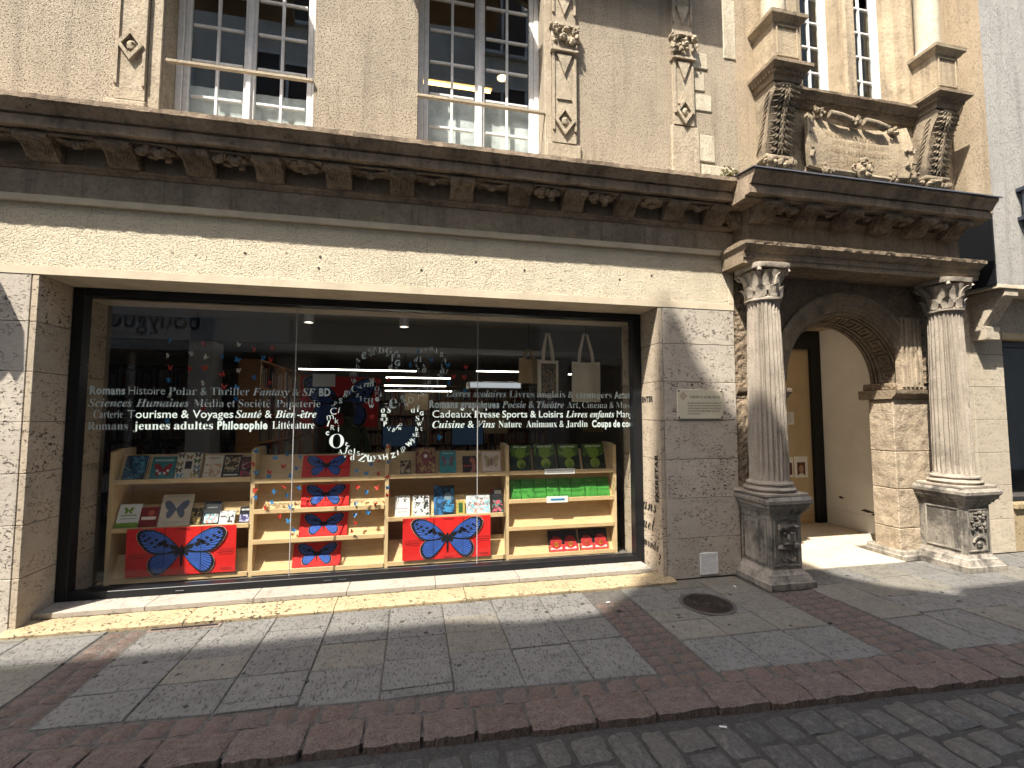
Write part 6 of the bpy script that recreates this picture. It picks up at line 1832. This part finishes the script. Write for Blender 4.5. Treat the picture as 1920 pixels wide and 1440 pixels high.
# ---- a customer, back turned, dim behind the glass
pe = thing('person', 'person in a dark green top seen from behind inside the shop', 'person', (-.86, 2.35, .03))
def skin(name, joints, edges, mat, par, sub=2):
    me = bpy.data.meshes.new(name)
    me.from_pydata([j[:3] for j in joints], edges, [])
    o = bpy.data.objects.new(name, me); COL.objects.link(o)
    md = o.modifiers.new('skin', 'SKIN'); md.use_smooth_shade = True
    for i, j in enumerate(joints):
        r = j[3]; me.skin_vertices[0].data[i].radius = r if isinstance(r, tuple) else (r, r)
    me.skin_vertices[0].data[0].use_root = True
    s = o.modifiers.new('sub', 'SUBSURF'); s.levels = sub; s.render_levels = sub
    me.materials.append(mat); o.parent = par
    return o
J = [(0, 0, .95, (.16, .12)), (0, 0, 1.12, (.15, .11)), (0, -.01, 1.32, (.18, .12)), (0, -.01, 1.42, (.10, .08)), (0, .0, 1.49, .055), (0, .02, 1.58, .09), (0, .025, 1.68, .085),
     (-.19, -.01, 1.38, .062), (-.25, .02, 1.12, .048), (-.20, .16, .95, .038), (-.18, .22, .93, .03), (.19, -.01, 1.38, .062), (.25, .02, 1.12, .048), (.20, .16, .95, .038), (.18, .22, .93, .03),
     (-.09, 0, .82, .085), (-.10, .01, .46, .06), (-.10, -.01, .08, .042), (-.10, .10, .03, .035), (.09, 0, .82, .085), (.10, .01, .46, .06), (.10, -.01, .08, .042), (.10, .10, .03, .035)]
E_ = [(0, 1), (1, 2), (2, 3), (3, 4), (4, 5), (5, 6), (2, 7), (7, 8), (8, 9), (9, 10), (2, 11), (11, 12), (12, 13), (13, 14), (0, 15), (15, 16), (16, 17), (17, 18), (0, 19), (19, 20), (20, 21), (21, 22)]
body = skin('body', J, E_, mat_flat('dark_green_cloth', (.07, .085, .04), .9, .2, 10), pe)
MB().blob((0, .0, 1.66), (.098, .11, .115), 3, .12, 14, 9).build('hair', mat_flat('dark_hair', (.02, .015, .012), .7, .3, 30), pe, 60)

# notices on the tan wall of the passage
for (x, z, w, h, l, k) in ((5.545, 1.565, .17, .19, 'typed paper notice on the tan passage wall, topmost', 0), (5.53, .835, .10, .30, 'white poster at the left on the tan passage wall, behind the column', 1), (5.72, .835, .235, .315, 'white poster with a portrait picture on the tan passage wall', 2)):
    n_ = thing('notice', l, 'notice', (x, 1.757, z))
    MB().box(-w / 2, w / 2, -.003, -.0005, -h / 2, h / 2).build('sheet', M['white'], n_)
    if k == 0:
        for i in range(7): MB().box(-w * .38, w * (.2 + .02 * i), -.004, -.0031, h * .32 - i * .02, h * .32 - i * .02 + .005).build('print', M['seal'], n_)
    else:
        MB().box(-w * .30, w * .30, -.004, -.0031, -h * .38, h * .22).build('picture', P_('portrait_print', [(.05, .02, .02), (.16, .05, .03), (.03, .015, .015)], 20), n_)
        if k == 2:
            MB().prism([(.0 + .042 * math.cos(a), -.03 + .058 * math.sin(a)) for a in [i * .5236 for i in range(12)]], 'y', -.0048, -.0041).build('picture', mat_flat('print_skin', (.42, .25, .16), .6), n_)
            MB().prism([(-.05, -.12), (.05, -.12), (.02, -.085), (0, -.10), (-.02, -.085)], 'y', -.0048, -.0041).build('picture', M['whitepaper'], n_)
for i in range(9):
    MB().box(5.50, 5.62 + .02 * (i % 3), 1.7585, 1.7598, 1.10 + i * .03, 1.108 + i * .03).build('door_lettering', M['cement'], house)
# the lamp that warms the passage, hung just behind the arch
plm = thing('passage_lamp', 'round lamp on the ceiling of the tan passage, hidden by the arch', 'lamp', (4.7, 1.2, 2.86))
MB().lathe([(.12, .04), (.12, .0), (.10, -.03), (.0005, -.05)], 0, 0, 16).build('globe', mat_emit('passage_globe', (1.0, .84, .64), 7), plm, 40)
